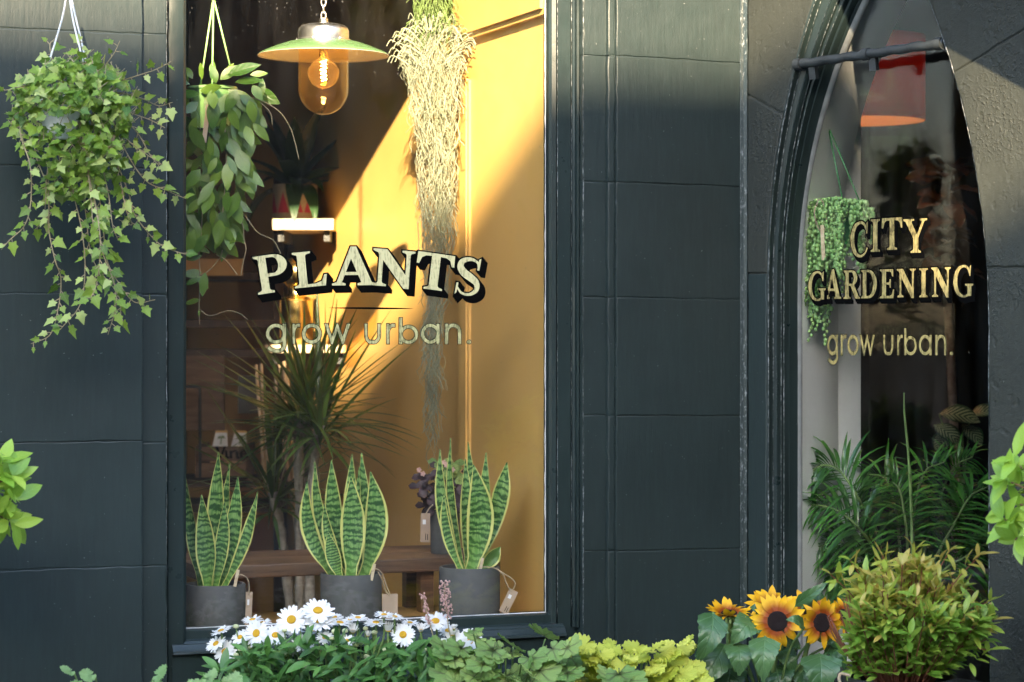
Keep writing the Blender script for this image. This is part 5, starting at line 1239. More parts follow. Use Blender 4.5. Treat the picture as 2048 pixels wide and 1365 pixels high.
sp.part('bead', bd_, M['pearl'], smooth=True, kind='stuff'); sp.part('stem', mb, M['stem_green'], smooth=True, kind='stuff')
th = Thing('plant_label', 'wooden pick with a jute loop stuck in the hanging pearls', 'plant label', at(1640, 470, YB_(1640, -0.03)))
mb = MB(); mb.box(-3.5 * q, 3.5 * q, -0.0012, 0.0012, -46 * q, 24 * q, Matrix.Translation(at(1645, 475, B.depth(1645, -0.092))) @ Matrix.Rotation(-0.04, 4, 'Y')); th.part('pick', mb, M['pale_wood'])
mb = MB(); mb.tube(pxspline([(1637, 400), (1629, 425), (1634, 450), (1644, 464), (1652, 450), (1652, 425), (1644, 402), (1637, 400)], B.depth(1640, -0.093)), 1.3 * q, 5); th.part('loop', mb, M['string'], smooth=True)
# areca palm
rl = random.Random(71); Yp = 5.28
pa = Thing('areca_palm', 'dark green feathery palm filling the foot of the arch', 'plant', (at(1800, 1300, Yp).x, Yp + 0.1, -1.5)); q = pxY(Yp)
mb = MB(); mb.lathe([(0.001, 0.0005), (0.11, 0.0005), (0.14, 0.28), (0.13, 0.28), (0.12, 0.26), (0.001, 0.26)], pa.loc, 32); pa.part('pot', mb, M['black_plastic'], smooth=True, auto=40)
FR = [([(1800, 1240), (1755, 1080), (1715, 960), (1675, 905), (1635, 900), (1612, 935)], -0.10), ([(1800, 1240), (1760, 1120), (1715, 1020), (1670, 985), (1622, 975)], -0.12), ([(1795, 1240), (1760, 1150), (1720, 1080), (1680, 1050), (1636, 1060)], -0.08), ([(1790, 1250), (1760, 1180), (1720, 1120), (1690, 1100), (1650, 1125)], -0.05),
      ([(1810, 1240), (1800, 1100), (1790, 980), (1770, 925), (1735, 915)], 0.02), ([(1815, 1240), (1825, 1100), (1830, 980), (1850, 910), (1890, 890)], -0.03), ([(1820, 1240), (1850, 1100), (1870, 990), (1905, 905), (1945, 880)], 0.02), ([(1822, 1240), (1870, 1120), (1905, 1020), (1940, 960), (1975, 940)], -0.06), ([(1825, 1250), (1880, 1150), (1930, 1080), (1975, 1050)], -0.04), ([(1812, 1240), (1815, 1120), (1812, 1020), (1800, 950), (1785, 930)], -0.08),
      ([(1815, 1240), (1840, 1120), (1862, 1030), (1895, 975), (1935, 960)], 0.08), ([(1805, 1250), (1785, 1140), (1760, 1040), (1730, 985), (1690, 960)], 0.06), ([(1818, 1250), (1860, 1160), (1890, 1090), (1930, 1030), (1960, 1010)], 0.1)]
for pts, dy in FR:
    sm = pxspline([(u, v + (34 if i > 1 else 0), dy * min(1, i / 2)) for i, (u, v) in enumerate(pts)], Yp, 9); n = len(sm)
    mb = MB(); mb.tube(sm, [3.2 * q * (1 - 0.8 * i / n) + 0.0006 for i in range(n)], 6); fr = pa.part('frond', mb, M['stem_green'], smooth=True)
    lm = MB(); sb_ = blade(ell(0.040, 0.35, 0.9), 6, 1.15, 0.3); vv = [v_ for v_ in sb_.v]; 
    for i in range(int(n * 0.30), n, 1):
        p = sm[i]; t = (sm[min(n - 1, i + 1)] - sm[i - 1]).normalized(); sd = t.cross(Vector((0, -1, 0.3))).normalized(); x = (i / n - 0.3) / 0.7
        for sg in (-1, 1):
            d = (t * 0.75 + sd * sg * 0.75 + Vector((0, rl.uniform(-.8, .4), rl.uniform(-.25, .2)))).normalized(); L = (112 - 60 * x ** 2) * q * rl.uniform(0.8, 1.1)
            Mx = orient(p, d, (0, -0.45, 1), L); lm.add([Mx @ v_ for v_ in vv], sb_.f, sb_.uv)
    pa.part('leaflets', lm, M['palm'], fr, smooth=True)
mb = MB(); sm = pxspline([(1826, 1150), (1822, 1000), (1816, 900), (1809, 830), (1808, 786)], Yp - 0.09, 5); mb.tube(sm, [3.4 * q * (1 - 0.75 * (i / len(sm)) ** 2) for i in range(len(sm))], 6); pa.part('spear_leaf', mb, M['stem_green'], smooth=True)
# prayer plant and bronze leaved plant deeper in
Yc = 6.0; rc = random.Random(81)
pr = Thing('prayer_plant', 'prayer plant with pale striped leaf in the dark behind the palm', 'plant', (at(1915, 1000, Yc).x, Yc, -1.5))
cm = meshes([blade(ell(0.36, 0.48, 0.7), 8, 0.7, 0.15, 0, 5)], 'striped_leaf', M['calathea']); q = pxY(Yc)
mb = MB(); mb.lathe([(0.001, 0.0005), (0.10, 0.0005), (0.13, 0.9), (0.12, 0.9), (0.001, 0.88)], pr.loc, 28); pr.part('pot', mb, M['pot'], smooth=True, auto=40)
for (u, v, d, L) in ((1878, 828, (1, -0.5, 0.1), 85), (1868, 850, (0.9, -0.7, -0.4), 70), (1925, 850, (0.7, -0.8, -0.5), 60), (1900, 870, (-0.6, -0.8, -0.2), 60), (1940, 830, (0.9, -0.4, 0.4), 60)):
    pr.inst('leaf', cm[0], orient(at(u, v, Yc), d, (0, -0.7, 1), L * q)); mb = MB(); mb.tube(spline([(pr.loc.x, pr.loc.y, pr.loc.z + 0.88), (pr.loc.x + .01, pr.loc.y - .02, -0.4), at(u, v, Yc)], 5), 0.002, 5); pr.part('stem', mb, M['stem_green'], smooth=True)
br = Thing('bronze_leaved_plant', 'tall plant with crinkled bronze leaves lit by the red lamp', 'plant', (at(1890, 700, 6.5).x, 6.5, -1.5))
mb = MB(); mb.lathe([(0.001, 0.0005), (0.13, 0.0005), (0.16, 0.32), (0.15, 0.32), (0.001, 0.3)], br.loc, 28); br.part('pot', mb, M['pot'], smooth=True, auto=40)
mb = MB(); mb.tube(spline([br.loc + Vector((0, 0, 0.3)), br.loc + Vector((0.03, 0, 1.0)), at(1890, 480, 6.5), at(1895, 340, 6.5)], 6), 0.012, 8); br.part('trunk', mb, M['bark'], smooth=True)
cm = meshes([blade(ell(0.26, 0.45, 0.8), 8, b, 0.2, 0.5, 5, 0.25) for b in (0.6, 1.3)], 'bronze_leaf', M['croton']); lv = Leaves(br, None); q = pxY(6.5)
for i in range(34):
    v = rc.uniform(330, 560); lv.add(rc.choice(cm), orient(at(1893 + rc.uniform(-8, 8), v, 6.5), (rc.uniform(-1, 1), rc.uniform(-1, .3), rc.uniform(-.5, .6)), (0, -0.5, 1), rc.uniform(60, 100) * q), 1)
lv.build()

# ================================================================== IN FRONT OF THE SHOP
# timber staging the pots stand on (below the picture)
ZT_ = -0.88
stg = Thing('plant_staging', 'low timber staging carrying the flower pots under the window', 'staging', A.w(0.0, -1.5, 0.3))
for k in range(4):
    mb = MB(); mb.pbox(A, -0.95, 0.36, 0.06 + k * 0.125, 0.175 + k * 0.125, ZT_ - 0.03, ZT_ - 0.001); stg.part('slat', mb, M['crate_wood'])
for sx in (-0.9, 0.28):
    for nn in (0.08, 0.48):
        mb = MB(); mb.pbox(A, sx, sx + 0.05, nn, nn + 0.05, -1.4995, ZT_ - 0.0305); stg.part('leg', mb, M['crate_wood'])
def plain_pot(t_, c, r, h, mat='black_plastic', z0=None):
    mb = MB(); mb.lathe([(0.001, 0.0005), (r * 0.8, 0.0005), (r * 0.97, h - 0.02), (r, h - 0.02), (r, h), (r * 0.95, h), (r * 0.93, h - 0.02), (0.001, h - 0.02)], c, 32); t_.part('pot', mb, M[mat], smooth=True, auto=40)

# --- ivy in a white hanging pot
ri = random.Random(91); Yi = A.depth(140, 0.15); q = pxY(Yi)
iv = Thing('hanging_ivy', 'variegated ivy tumbling from a white pot on the dark wall', 'hanging plant', at(130, 250, Yi))
ctr = at(124, 200, Yi)
mb = MB(); mb.lathe([(0.001, -80 * q), (36 * q, -80 * q), (44 * q, -10 * q), (50 * q, -8 * q), (50 * q, 4 * q), (46 * q, 4 * q), (44 * q, -6 * q), (0.001, -6 * q)], ctr, 36); iv.part('pot', mb, M['white_plastic'], smooth=True, auto=40)
for k in range(3):
    a = k * 2.1 + 0.4; mb = MB(); mb.lathe([(51 * q, -k * 0), (51.2 * q, -1 * q)], ctr, 36)
for pts, dy in (([(135, -20), (126, 30), (112, 80), (98, 124)], -0.01), ([(137, -20), (146, 40), (158, 90), (166, 124)], -0.02), ([(139, -20), (150, 30), (162, 80), (172, 126)], 0.03)):
    mb = MB(); mb.tube(pxspline(pts, Yi + dy), 1.9 * q, 6); iv.part('hanger', mb, M['white_plastic'], smooth=True)
im = []
for s_ in range(6):
    o = ivy_outline(s_); im.append(lobed_mesh(o, 1, 0.015, 0.12 * (1 if s_ % 2 else -0.5), s_, 0, 0.25))
im = meshes(im, 'ivy_leaf', M['ivy'])
lv = Leaves(iv, None, cap=300)
VN = [[(60, 200), (40, 260), (60, 330), (62, 400), (50, 450), (20, 480), (2, 500)], [(80, 210), (70, 300), (96, 380), (98, 460), (110, 520), (122, 560), (116, 620), (100, 670), (62, 688)], [(100, 220), (130, 320), (150, 400), (165, 470), (170, 540), (160, 610), (120, 660)],
      [(140, 220), (170, 330), (196, 430), (204, 500), (226, 560), (232, 610), (216, 670)], [(160, 230), (190, 340), (205, 440), (214, 520), (240, 570), (270, 605), (310, 600)], [(180, 210), (235, 330), (258, 390), (270, 430), (300, 470), (330, 495), (380, 512)], [(190, 200), (245, 270), (280, 300), (325, 330)], [(200, 190), (250, 300), (290, 360), (330, 380), (372, 398)],
      [(190, 170), (230, 165), (280, 150), (310, 140), (342, 124)], [(200, 180), (260, 190), (290, 200), (318, 212), (345, 205)], [(200, 190), (260, 225), (300, 240), (330, 256)], [(170, 150), (200, 140), (226, 110), (240, 82)], [(90, 160), (60, 170), (36, 175), (8, 182)], [(110, 140), (104, 120), (100, 90), (110, 78)], [(150, 150), (165, 130), (160, 90), (168, 84)],
      [(90, 190), (60, 220), (30, 230), (20, 260)], [(120, 230), (128, 300), (110, 360), (106, 420), (70, 460)], [(150, 220), (170, 300), (180, 380), (186, 450)], [(170, 220), (220, 300), (240, 360), (252, 420), (264, 450), (238, 440)], [(110, 230), (96, 330), (90, 420)], [(180, 230), (215, 380), (225, 450), (236, 480)],
      [(205, 200), (270, 260), (300, 310), (316, 330)], [(160, 240), (180, 360), (200, 470), (195, 560), (180, 600)], [(130, 160), (180, 120), (186, 130), (205, 128)], [(145, 230), (160, 340), (172, 430), (186, 520), (236, 590), (242, 640)]]
stems = MB()
for j, pl in enumerate(VN):
    dyy = ri.uniform(-0.08, 0.05); sm = pxspline([(u, v, dyy * min(1, k / 2) + ri.uniform(-.012, .012)) for k, (u, v) in enumerate(pl)], Yi - 0.01, 8)
    stems.tube(sm, [1.5 * q * (1 - 0.5 * i / len(sm)) for i in range(len(sm))], 5); d = 0; side = 1; nxt = 13 * q
    for a, b in zip(sm, sm[1:]):
        d += (b - a).length
        if d > nxt:
            d = 0; side = -side; nxt = ri.uniform(7, 14) * q; t = (b - a).normalized(); x = t.cross(Vector((0, -1, 0))).normalized()
            dr_ = (t * ri.uniform(0.1, 0.9) + x * side * ri.uniform(0.5, 1.1) + Vector((0, ri.uniform(-.6, .1), ri.uniform(-.5, .1)))).normalized(); pet = a + dr_ * ri.uniform(4, 12) * q
            stems.tube([a, pet], 0.8 * q, 4, False); L = ri.uniform(13, 30) * q * (0.85 if a.z < -0.0 else 1)
            up_ = (ri.uniform(-.9, .9), -1, ri.uniform(-.3, 1.0)); up_ = tuple(-x for x in up_) if ri.random() < 0.3 else up_; lv.add(ri.choice(im), orient(pet, dr_ + Vector((0, 0, -0.35)), up_, L, ri.uniform(-.5, .5), ri.uniform(0.65, 1.0)), L)
for i in range(820):
    a = ri.uniform(0, 2 * pi); r_ = sqrt(ri.random()); u = 145 + 124 * r_ * cos(a); v = 205 + (90 if sin(a) < 0 else 190) * r_ * sin(a)
    if 92 < u < 165 and 228 < v < 278 and ri.random() < 0.6: continue
    if v > 300 and abs(u - 175) > 85: continue
    if v < 150 and abs(u - 150) > 55 + (v - 110) * 1.4: continue
    dy = -0.10 * sqrt(max(0, 1 - r_ * r_)) + ri.uniform(-.02, .06); p = at(u, v, Yi + dy); dn = Vector((ri.uniform(-1, 1), ri.uniform(-.8, .1), ri.uniform(-1, .35))); L = ri.choice((ri.uniform(11, 20), ri.uniform(18, 32))) * q
    up_ = (ri.uniform(-.9, .9), -1, ri.uniform(-.1, 1.3)); up_ = tuple(-x for x in up_) if ri.random() < 0.15 else up_; lv.add(ri.choice(im), orient(p, dn, up_, L, ri.uniform(-.5, .5), ri.uniform(0.7, 1.05)), L)
    if i % 3 == 0: stems.tube([p, p + Vector((ri.uniform(-.02, .02), 0.03, 0.02))], 0.7 * q, 4, False)
lv.build(); iv.part('vine', stems, M['stem_pale'], smooth=True)
mb = MB(); mb.box(-5 * q, 5 * q, -0.001, 0.001, -14 * q, 14 * q, Matrix.Translation(at(222, 284, Yi - 0.04)) @ Matrix.Rotation(0.3, 4, 'Y')); iv.part('label_stick', mb, M['kraft'])

# --- bay trees at both edges
bm_ = meshes([blade(ell(0.20, 0.42, 0.9), 7, b, 0.18, 0, 3, 0.05) for b in (0.25, 0.6, -0.2)], 'bay_leaf', M['bay'])
def bay(label, cu, cv, Y, ru, seed, spots):
    r_ = random.Random(seed); c = at(cu, cv, Y); q = pxY(Y); R_ = ru * q; base = Vector((c.x, Y, -1.4995)); t_ = Thing('bay_tree', label, 'tree', base, 'bay trees at the shop corners')
    plain_pot(t_, base, 0.15, 0.28); mb = MB(); mb.tube([base + Vector((0.004 * sin(i), 0, 0.25 + (c.z - base.z - 0.25) * i / 6)) for i in range(7)], 0.011, 8); t_.part('trunk', mb, M['bark'], smooth=True)
    lv = Leaves(t_, None, cap=300); tw = MB()
    def whorl(p, out, n, Ls):
        for k in range(n):
            a = k * 2.4 + r_.uniform(-.4, .4); e = out.normalized(); x = e.orthogonal().normalized(); y = e.cross(x); d = e * r_.uniform(0.1, 1.0) + (x * cos(a) + y * sin(a)) * 0.9
            lv.add(r_.choice(bm_), orient(p + e * r_.uniform(-.03, .02), d, e + Vector((0, -0.5, 0.6)), r_.uniform(*Ls) * q), 1)
    for i in range(26):
        z = r_.uniform(-1, 1); a = r_.uniform(0, 2 * pi); s_ = sqrt(1 - z * z); o = Vector((s_ * cos(a), s_ * sin(a), z)); p = c + o * R_ * r_.uniform(0.55, 0.92); tw.tube([c + o * R_ * 0.1, p], 0.002, 5); whorl(p, o, 9, (40, 72))
    for u, v, dx, dz in spots:
        p = at(u, v, Y - 0.02); o = Vector((dx, -0.45, dz)); tw.tube([c, p], 0.002, 5); whorl(p, o, 9, (45, 78))
    lv.build(); t_.part('twig', tw, M['stem_brown'], smooth=True)
bay('lime green bay tree poking in beside the ashlar, over bare wall', -70, 1000, 4.25, 100, 101, [(18, 955, 1, 0.6), (20, 1000, 1, 0.1), (14, 1040, 0.9, -0.5), (2, 930, 0.5, 1)])
bay('lime green bay tree beside the rough arch jamb, above the bronze shrub', 2125, 1010, 4.1, 105, 102, [(2022, 965, -1, 0.6), (2010, 1040, -1, -0.1), (2030, 1080, -0.8, -0.6), (2035, 930, -0.5, 1), (2040, 1010, -1, 0.2)])

# --- ox-eye daisies
rx = random.Random(111); Yd = 4.66; q = pxY(Yd)
dpl = at(665, 1365, Yd); da = Thing('daisy_plant', 'mass of white daisies with yellow eyes under the window', 'flowering plant', (dpl.x, Yd + 0.05, ZT_ + 0.001), None)
plain_pot(da, da.loc, 0.16, 0.16)
pm = []
for s_ in range(4):
    r_ = random.Random(s_ + 5); mb = MB(); n = 21
    for layer in range(2):
        for k in range(n if layer == 0 else 12):
            a = 2 * pi * k / (n if layer == 0 else 12) + r_.uniform(-.1, .1) + layer * 0.15; L = r_.uniform(0.82, 1.0) * (1 if layer == 0 else 0.85); wd = r_.uniform(0.10, 0.135); dr_ = r_.uniform(-0.16, 0.10) + (0.10 if layer else 0)
            rows = []
            for i in range(5):
                t = i / 4; rr_ = 0.20 + (L - 0.20) * t; w_ = wd * (0.55 + 0.9 * t - 0.75 * t ** 3) * (0.62 if i == 4 else 1); z = dr_ * t * t + 0.03 * layer + 0.05 * t
                rows.append([Vector((rr_ * cos(a) - w_ * sg * sin(a), rr_ * sin(a) + w_ * sg * cos(a), z - abs(sg) * 0.018)) for sg in (-1, 0, 1)])
            mb.strip(rows)
    pm.append(mb.mesh('petals', M['petal'], None, True))
mb = MB(); mb.lathe([(0.27, 0.0), (0.28, 0.05), (0.24, 0.10), (0.16, 0.125), (0.09, 0.115), (0.001, 0.105)], (0, 0, 0), 20); eye = mb.mesh('eye', M['daisy_eye'], None, True)
mb = MB(); mb.lathe([(0.03, -0.25), (0.08, -0.2), (0.26, -0.09), (0.30, -0.01), (0.26, 0.0)], (0, 0, 0), 14); calyx = mb.mesh('calyx', M['stem_green'], None, True)
halfp = []
for s_ in range(2):   # half open flower: petals standing up
    r_ = random.Random(s_ + 50); mb = MB()
    for k in range(20):
        a = 2 * pi * k / 20 + r_.uniform(-.1, .1); rows = []; op = r_.uniform(0.25, 0.55)
        for i in range(5):
            t = i / 4; rr_ = 0.22 + op * 0.9 * t; w_ = 0.10 * (0.6 + 0.7 * t - 0.6 * t ** 3); rows.append([Vector((rr_ * cos(a) - w_ * sg * sin(a), rr_ * sin(a) + w_ * sg * cos(a), 0.75 * t)) for sg in (-1, 0, 1)])
        mb.strip(rows)
    halfp.append(mb.mesh('petals', M['petal'], None, True))
stm = MB()
def daisy(u, v, r, nx, nz, half=False, dy=0.0):
    p = at(u, v, Yd + dy); n_ = Vector((nx, -1.0 if nz < 1.6 else -0.35, nz)).normalized(); x = n_.orthogonal().normalized(); x = Matrix.Rotation(rx.uniform(0, 6), 4, n_) @ x; y = n_.cross(x); s_ = r * q
    Mx = Matrix(((x.x * s_, y.x * s_, n_.x * s_, p.x), (x.y * s_, y.y * s_, n_.y * s_, p.y), (x.z * s_, y.z * s_, n_.z * s_, p.z), (0, 0, 0, 1)))
    f = da.inst('flower', eye, Mx); link('petals', rx.choice(halfp if half else pm), f); link('calyx', calyx, f)
    g = Vector((da.loc.x + (p.x - da.loc.x) * 0.65, da.loc.y + (p.y - da.loc.y) * .5, -0.72)); b = p - n_ * s_ * 0.22; stm.tube(spline([b, b - n_ * 0.02 + Vector((0, 0, -0.02)), b * 0.45 + g * 0.55, g], 5), 2.3 * q, 5)
for a in ((450, 1304, 26, 0, .25), (513, 1267, 30, -.45, .35), (583, 1240, 34, -.1, .55), (636, 1222, 36, .1, 1.3), (637, 1241, 36, 0, 1.5), (606, 1287, 26, .1, 1.3), (551, 1271, 27, 0, 1.0), (588, 1293, 22, 0, .2, False, .05), (442, 1262, 24, -.6, 2.2), (432, 1288, 24, -.9, 1.5), (505, 1240, 24, -.3, 2.5, False, .04), (497, 1260, 18, -.5, 1.8, False, .05), (680, 1246, 26, .3, 2.4), (706, 1264, 18, .1, 1.4, True), (716, 1236, 22, .2, 2.2),
          (677, 1283, 15, .1, 1.6, True), (736, 1272, 12, .1, 1.6, True), (768, 1230, 22, .1, 2.6), (790, 1234, 20, .3, 2.4), (806, 1270, 27, 0, .35), (752, 1246, 26, .1, 2.4), (776, 1262, 20, .1, 1.7, True), (871, 1243, 30, 0, 1.4), (912, 1295, 38, 0, .2), (938, 1282, 30, .35, .6, False, .03), (908, 1258, 11, .1, 2.0, True), (905, 1270, 16, 0, 1.6, True), (655, 1248, 28, .2, 2.4, False, .05), (700, 1240, 18, 0, 2.2, False, .04), (745, 1248, 20, 0, 2, False, .05), (590, 1262, 22, 0, 1.5, False, .05), (560, 1256, 20, -.2, 1.8, False, .05), (525, 1246, 22, -.2, 2.0, False, .06), (820, 1246, 20, .2, 2.0, False, .04), (842, 1262, 16, 0, 1.5, True), (668, 1235, 24, .1, 2.0, False, .07), (612, 1242, 24, 0, 1.6, False, .07), (480, 1275, 20, -.4, 1.0), (694, 1282, 18, 0, 1.2, False, -.02), (895, 1262, 20, .1, 1.4, False, .03), (650, 1275, 20, 0, 1.2, False, -.01), (628, 1262, 22, .1, 1.9, False, .06), (534, 1280, 18, -.3, 1.2, False, .05)): daisy(*a)
mb = MB(); mb.lathe([(0.2, -0.7), (0.75, -0.45), (0.95, -0.05), (0.8, 0.35), (0.4, 0.6), (0.001, 0.66)], (0, 0, 0), 12); budm = mb.mesh('bud', plain('greenish_white_bud', (0.52, 0.55, 0.30), 0.6, var=0.3, scale=300, bump=0.6, bscale=400), None, True)
for (u, v, r) in ((472, 1253, 7), (569, 1261, 6), (600, 1253, 7), (670, 1263, 8), (690, 1262, 7), (731, 1257, 6), (749, 1265, 7), (478, 1287, 9), (500, 1296, 6), (713, 1290, 6), (722, 1287, 6), (664, 1277, 6), (733, 1314, 8), (572, 1310, 5), (482, 1321, 6), (472, 1310, 6), (480, 1300, 5), (645, 1300, 6), (770, 1300, 6), (835, 1290, 6), (850, 1300, 6), (600, 1318, 5), (690, 1300, 5), (755, 1325, 7)):
    p = at(u, v, Yd + rx.uniform(-.03, .03)); da.inst('bud', budm, orient(p, (rx.uniform(-.3, .3), 1, 0), (0, -0.3, 1), r * q)); stm.tube(spline([p - Vector((0, 0, r * q * .6)), p * .6 + Vector((da.loc.x + (p.x - da.loc.x) * .8, da.loc.y, -.75)) * .4, (da.loc.x + (p.x - da.loc.x) * .7, da.loc.y, -0.74)], 4), 1.4 * q, 4)
da.part('stem', stm, M['stem_green'], smooth=True)
dm = meshes([blade(ell(w_, 0.5, 0.7), 6, b, 0.22, 0.2, 3, 0.10) for w_, b in ((0.13, 0.6), (0.16, 1.0), (0.11, 0.3), (0.15, -0.4))], 'lance_leaf', M['daisy_leaf'])
lv = Leaves(da, None, cap=300)
for i in range(760):
    u = rx.uniform(425, 900); tp = 1288 + 30 * ((u - 650) / 230) ** 2 + rx.uniform(-6, 10); v = tp + (1400 - tp) * rx.random() ** 1.1
    if u < 470 and v < 1330: continue
    dy = rx.uniform(-0.09, 0.12); L = rx.uniform(28, 60)
    lv.add(rx.choice(dm), orient(at(u, v, Yd + dy), (rx.uniform(-1, 1), rx.uniform(-1, .2), rx.uniform(-.3, 1.0)), (rx.uniform(-.3, .3), -.6, 1), L * q), L - dy * 150 - max(0, v - 1365))
lv.build()

# --- heucheras
def heuchera(name, label, cu, u0, u1, vtop, mat, Y, seed, n, size, group=None, spikes=(), lob=6, extra=()):
    r_ = random.Random(seed); q = pxY(Y); c = at(cu, 1365, Y); t_ = Thing(name, label, 'foliage plant', (c.x, Y + 0.04, ZT_ + 0.001), group); plain_pot(t_, t_.loc, 0.12, 0.14)
    ms_ = meshes([lobed_mesh(round_outline(seed * 10 + k, lob, 0.30 if lob == 6 else 0.16, 2 if lob == 6 else 3), 1, 0.03 if lob == 6 else 0.06, 0.14, k, 0, 0.30) for k in range(5)], 'lobed_leaf', M[mat]); lv = Leaves(t_, None); st_ = MB()
    L_ = []
    for i in range(n):
        u = r_.uniform(u0, u1); tp = vtop(u) + r_.uniform(-4, 8); v = tp + (1420 - tp) * r_.random(); L_.append((u, v, r_.uniform(0.7, 1.15) * size, r_.uniform(-.07, .10) - (v - tp) * 0.0007))
    L_ += [(a[0], a[1], a[2], -0.08) for a in extra]
    for u, v, sz_, dy in L_:
        p = at(u, v, Y + dy); out = Vector(((u - cu) / 130 + r_.uniform(-.8, .8), -0.6 + r_.uniform(-.3, .3), r_.uniform(-.7, .2))); up = Vector((r_.uniform(-.4, .4), -0.95 + r_.uniform(-.3, .3), 0.9))
        lv.add(r_.choice(ms_), orient(p, out, up, sz_ * q * 1.15), sz_); g = Vector((t_.loc.x + (p.x - t_.loc.x) * .4, Y + 0.03, -0.76)); st_.tube(spline([g, p * .5 + g * .5 + Vector((0, -.01, .01)), p + Vector((0, 0.002, -0.002))], 4), 1.7 * q, 5)
    lv.build(); t_.part('stem', st_, M['stem_green'], smooth=True)
    for (pts) in spikes:
        m_ = MB(); sm = pxspline(pts, Y + 0.02, 6); m_.tube(sm, 1.3 * q, 5); s_ = t_.part('flower_spike', m_, M['stem_pale'], smooth=True); f_ = MB(); k_ = int(len(sm) * 0.45)
        for p in sm[k_:]:
            for j in range(7):
                o = p + Vector((r_.uniform(-11, 11) * q * (1 if len(pts) > 3 else .5), r_.uniform(-.012, .012), r_.uniform(-6, 6) * q)); f_.tube([p, o], 0.4 * q, 3, False); f_.sphere(o, r_.uniform(1.3, 2.5) * q, 5, 4, (1, 1, 1.2))
        t_.part('floret', f_, M['pink'], s_, smooth=True, kind='stuff')
heuchera('veined_heuchera', 'green heuchera with dark veined lobed leaves and pink flower spikes', 1010, 900, 1130, lambda u: 1284 + 10 * sin(u * 0.05), 'heu_green', 4.62, 7, 95, 50, 'heucheras under the window',
         [[(905, 1290), (897, 1255), (894, 1225), (890, 1195), (888, 1166)], [(870, 1290), (858, 1240), (845, 1192)]], 6, [(945, 1258, 30), (1000, 1290, 56), (985, 1315, 60), (960, 1340, 52), (1060, 1335, 60), (1120, 1295, 48), (1020, 1352, 60)])
heuchera('lime_heuchera', 'acid lime ruffled heuchera beside the sunflowers', 1270, 1150, 1385, lambda u: 1288 - 6 * cos((u - 1270) * 0.02) + 5 * sin(u * 0.11), 'heu_lime', 4.66, 8, 120, 44, 'heucheras under the window', (), 7, [(1188, 1280, 50), (1200, 1300, 42), (1300, 1292, 44)])
heuchera('dark_veined_heuchera', 'single silver green heuchera with blackish veins among the lime leaves', 1245, 1215, 1275, lambda u: 1340, 'heu_green', 4.52, 9, 5, 58, None, (), 6, [(1238, 1335, 74)])
heuchera('scented_geranium', 'pale green frilly leaves just rising at the foot of the ashlar', 210, 100, 480, lambda u: 1382, 'ger', 4.45, 12, 30, 42, None, (), 9, [(147, 1342, 27), (190, 1347, 29), (168, 1368, 30), (308, 1352, 34), (372, 1368, 40), (405, 1358, 36), (440, 1366, 44), (296, 1370, 34)])

# --- sunflowers
rs = random.Random(131); Ysf = 4.72; q = pxY(Ysf)
sb0_ = at(1545, 1400, Ysf); sf = Thing('sunflower_plant', 'bushy pot sunflowers with yellow and rust petals round dark discs', 'flowering plant', (sb0_.x, Ysf + 0.03, -1.4995)); plain_pot(sf, sf.loc, 0.14, 0.60)
ptm = meshes([blade(ell(w_, 0.42, 0.8), 6, b, 0.22, tw, 3, 0.08) for w_, b, tw in ((0.20, 0.35, 0.2), (0.17, 0.7, -0.3), (0.22, -0.35, 0.1), (0.18, 1.0, 0.4))], 'ray_petal', M['sunpetal'])
mb = MB(); mb.lathe([(0.98, -0.12), (1.0, 0.02), (0.93, 0.14), (0.70, 0.20), (0.40, 0.15), (0.001, 0.10)], (0, 0, 0), 32)
for i in range(160):
    r_ = sqrt(i / 160) * 0.92; a = i * 2.39996; zz = 0.11 + 0.09 * min(1, r_ / .7) - max(0, r_ - .7) * .25; mb.sphere((r_ * cos(a), r_ * sin(a), zz), 0.045, 5, 3, (1, 1, 1.5))
disc = mb.mesh('seed_disc', M['sundisc'], None, True)
mb = MB(); mb.lathe([(0.1, -0.9), (0.3, -0.6), (0.9, -0.3), (1.05, -0.1), (0.98, -0.1)], (0, 0, 0), 20); 
for k in range(16):
    a = k * 0.3927; Mx = orient(Vector((0.9 * cos(a), 0.9 * sin(a), -0.25)), (cos(a), sin(a), -0.35), (0, 0, 1), 0.8); bl_ = blade(ell(0.2, .3), 4, 0.8, .2); mb.add([Mx @ v_ for v_ in bl_.v], bl_.f)
sep = mb.mesh('calyx', M['stem_green'], None, True); sst = MB()
def sunflower(u, v, rd_, L, n_, dy=0.0, npet=24, drop=0.0, up=0.0):
    p = at(u, v, Ysf + dy); nn = Vector(n_).normalized(); x = nn.orthogonal().normalized(); y = nn.cross(x); s_ = rd_ * q
    Mx = Matrix(((x.x * s_, y.x * s_, nn.x * s_, p.x), (x.y * s_, y.y * s_, nn.y * s_, p.y), (x.z * s_, y.z * s_, nn.z * s_, p.z), (0, 0, 0, 1)))
    f = sf.inst('flower', disc, Mx); link('calyx', sep, f)
    for k in range(npet):
        a = 2 * pi * k / npet + rs.uniform(-.12, .12); d = Vector((cos(a), sin(a), rs.uniform(-.15, .28) + up)); lay = (k % 2) * 0.06
        link('petal', rs.choice(ptm), f, orient(Vector((0.86 * cos(a), 0.86 * sin(a), -0.06 + lay)), d, (0, 0, 1), rs.uniform(0.85, 1.08) * L / rd_, rs.uniform(-.2, .2)))
    g = Vector((sf.loc.x + rs.uniform(-.03, .03), sf.loc.y, -0.88)); b = p - nn * s_ * 0.8; sst.tube(spline([b, b - nn * 0.03 - Vector((0, 0, .03)), b * .4 + g * .6, g], 5), 4.6 * q, 7)
sunflower(1555, 1243, 20, 42, (-0.12, -1, 0.12), -0.05, 26)
sunflower(1644, 1246, 19, 37, (0.42, -1, 0.10), -0.03, 24)
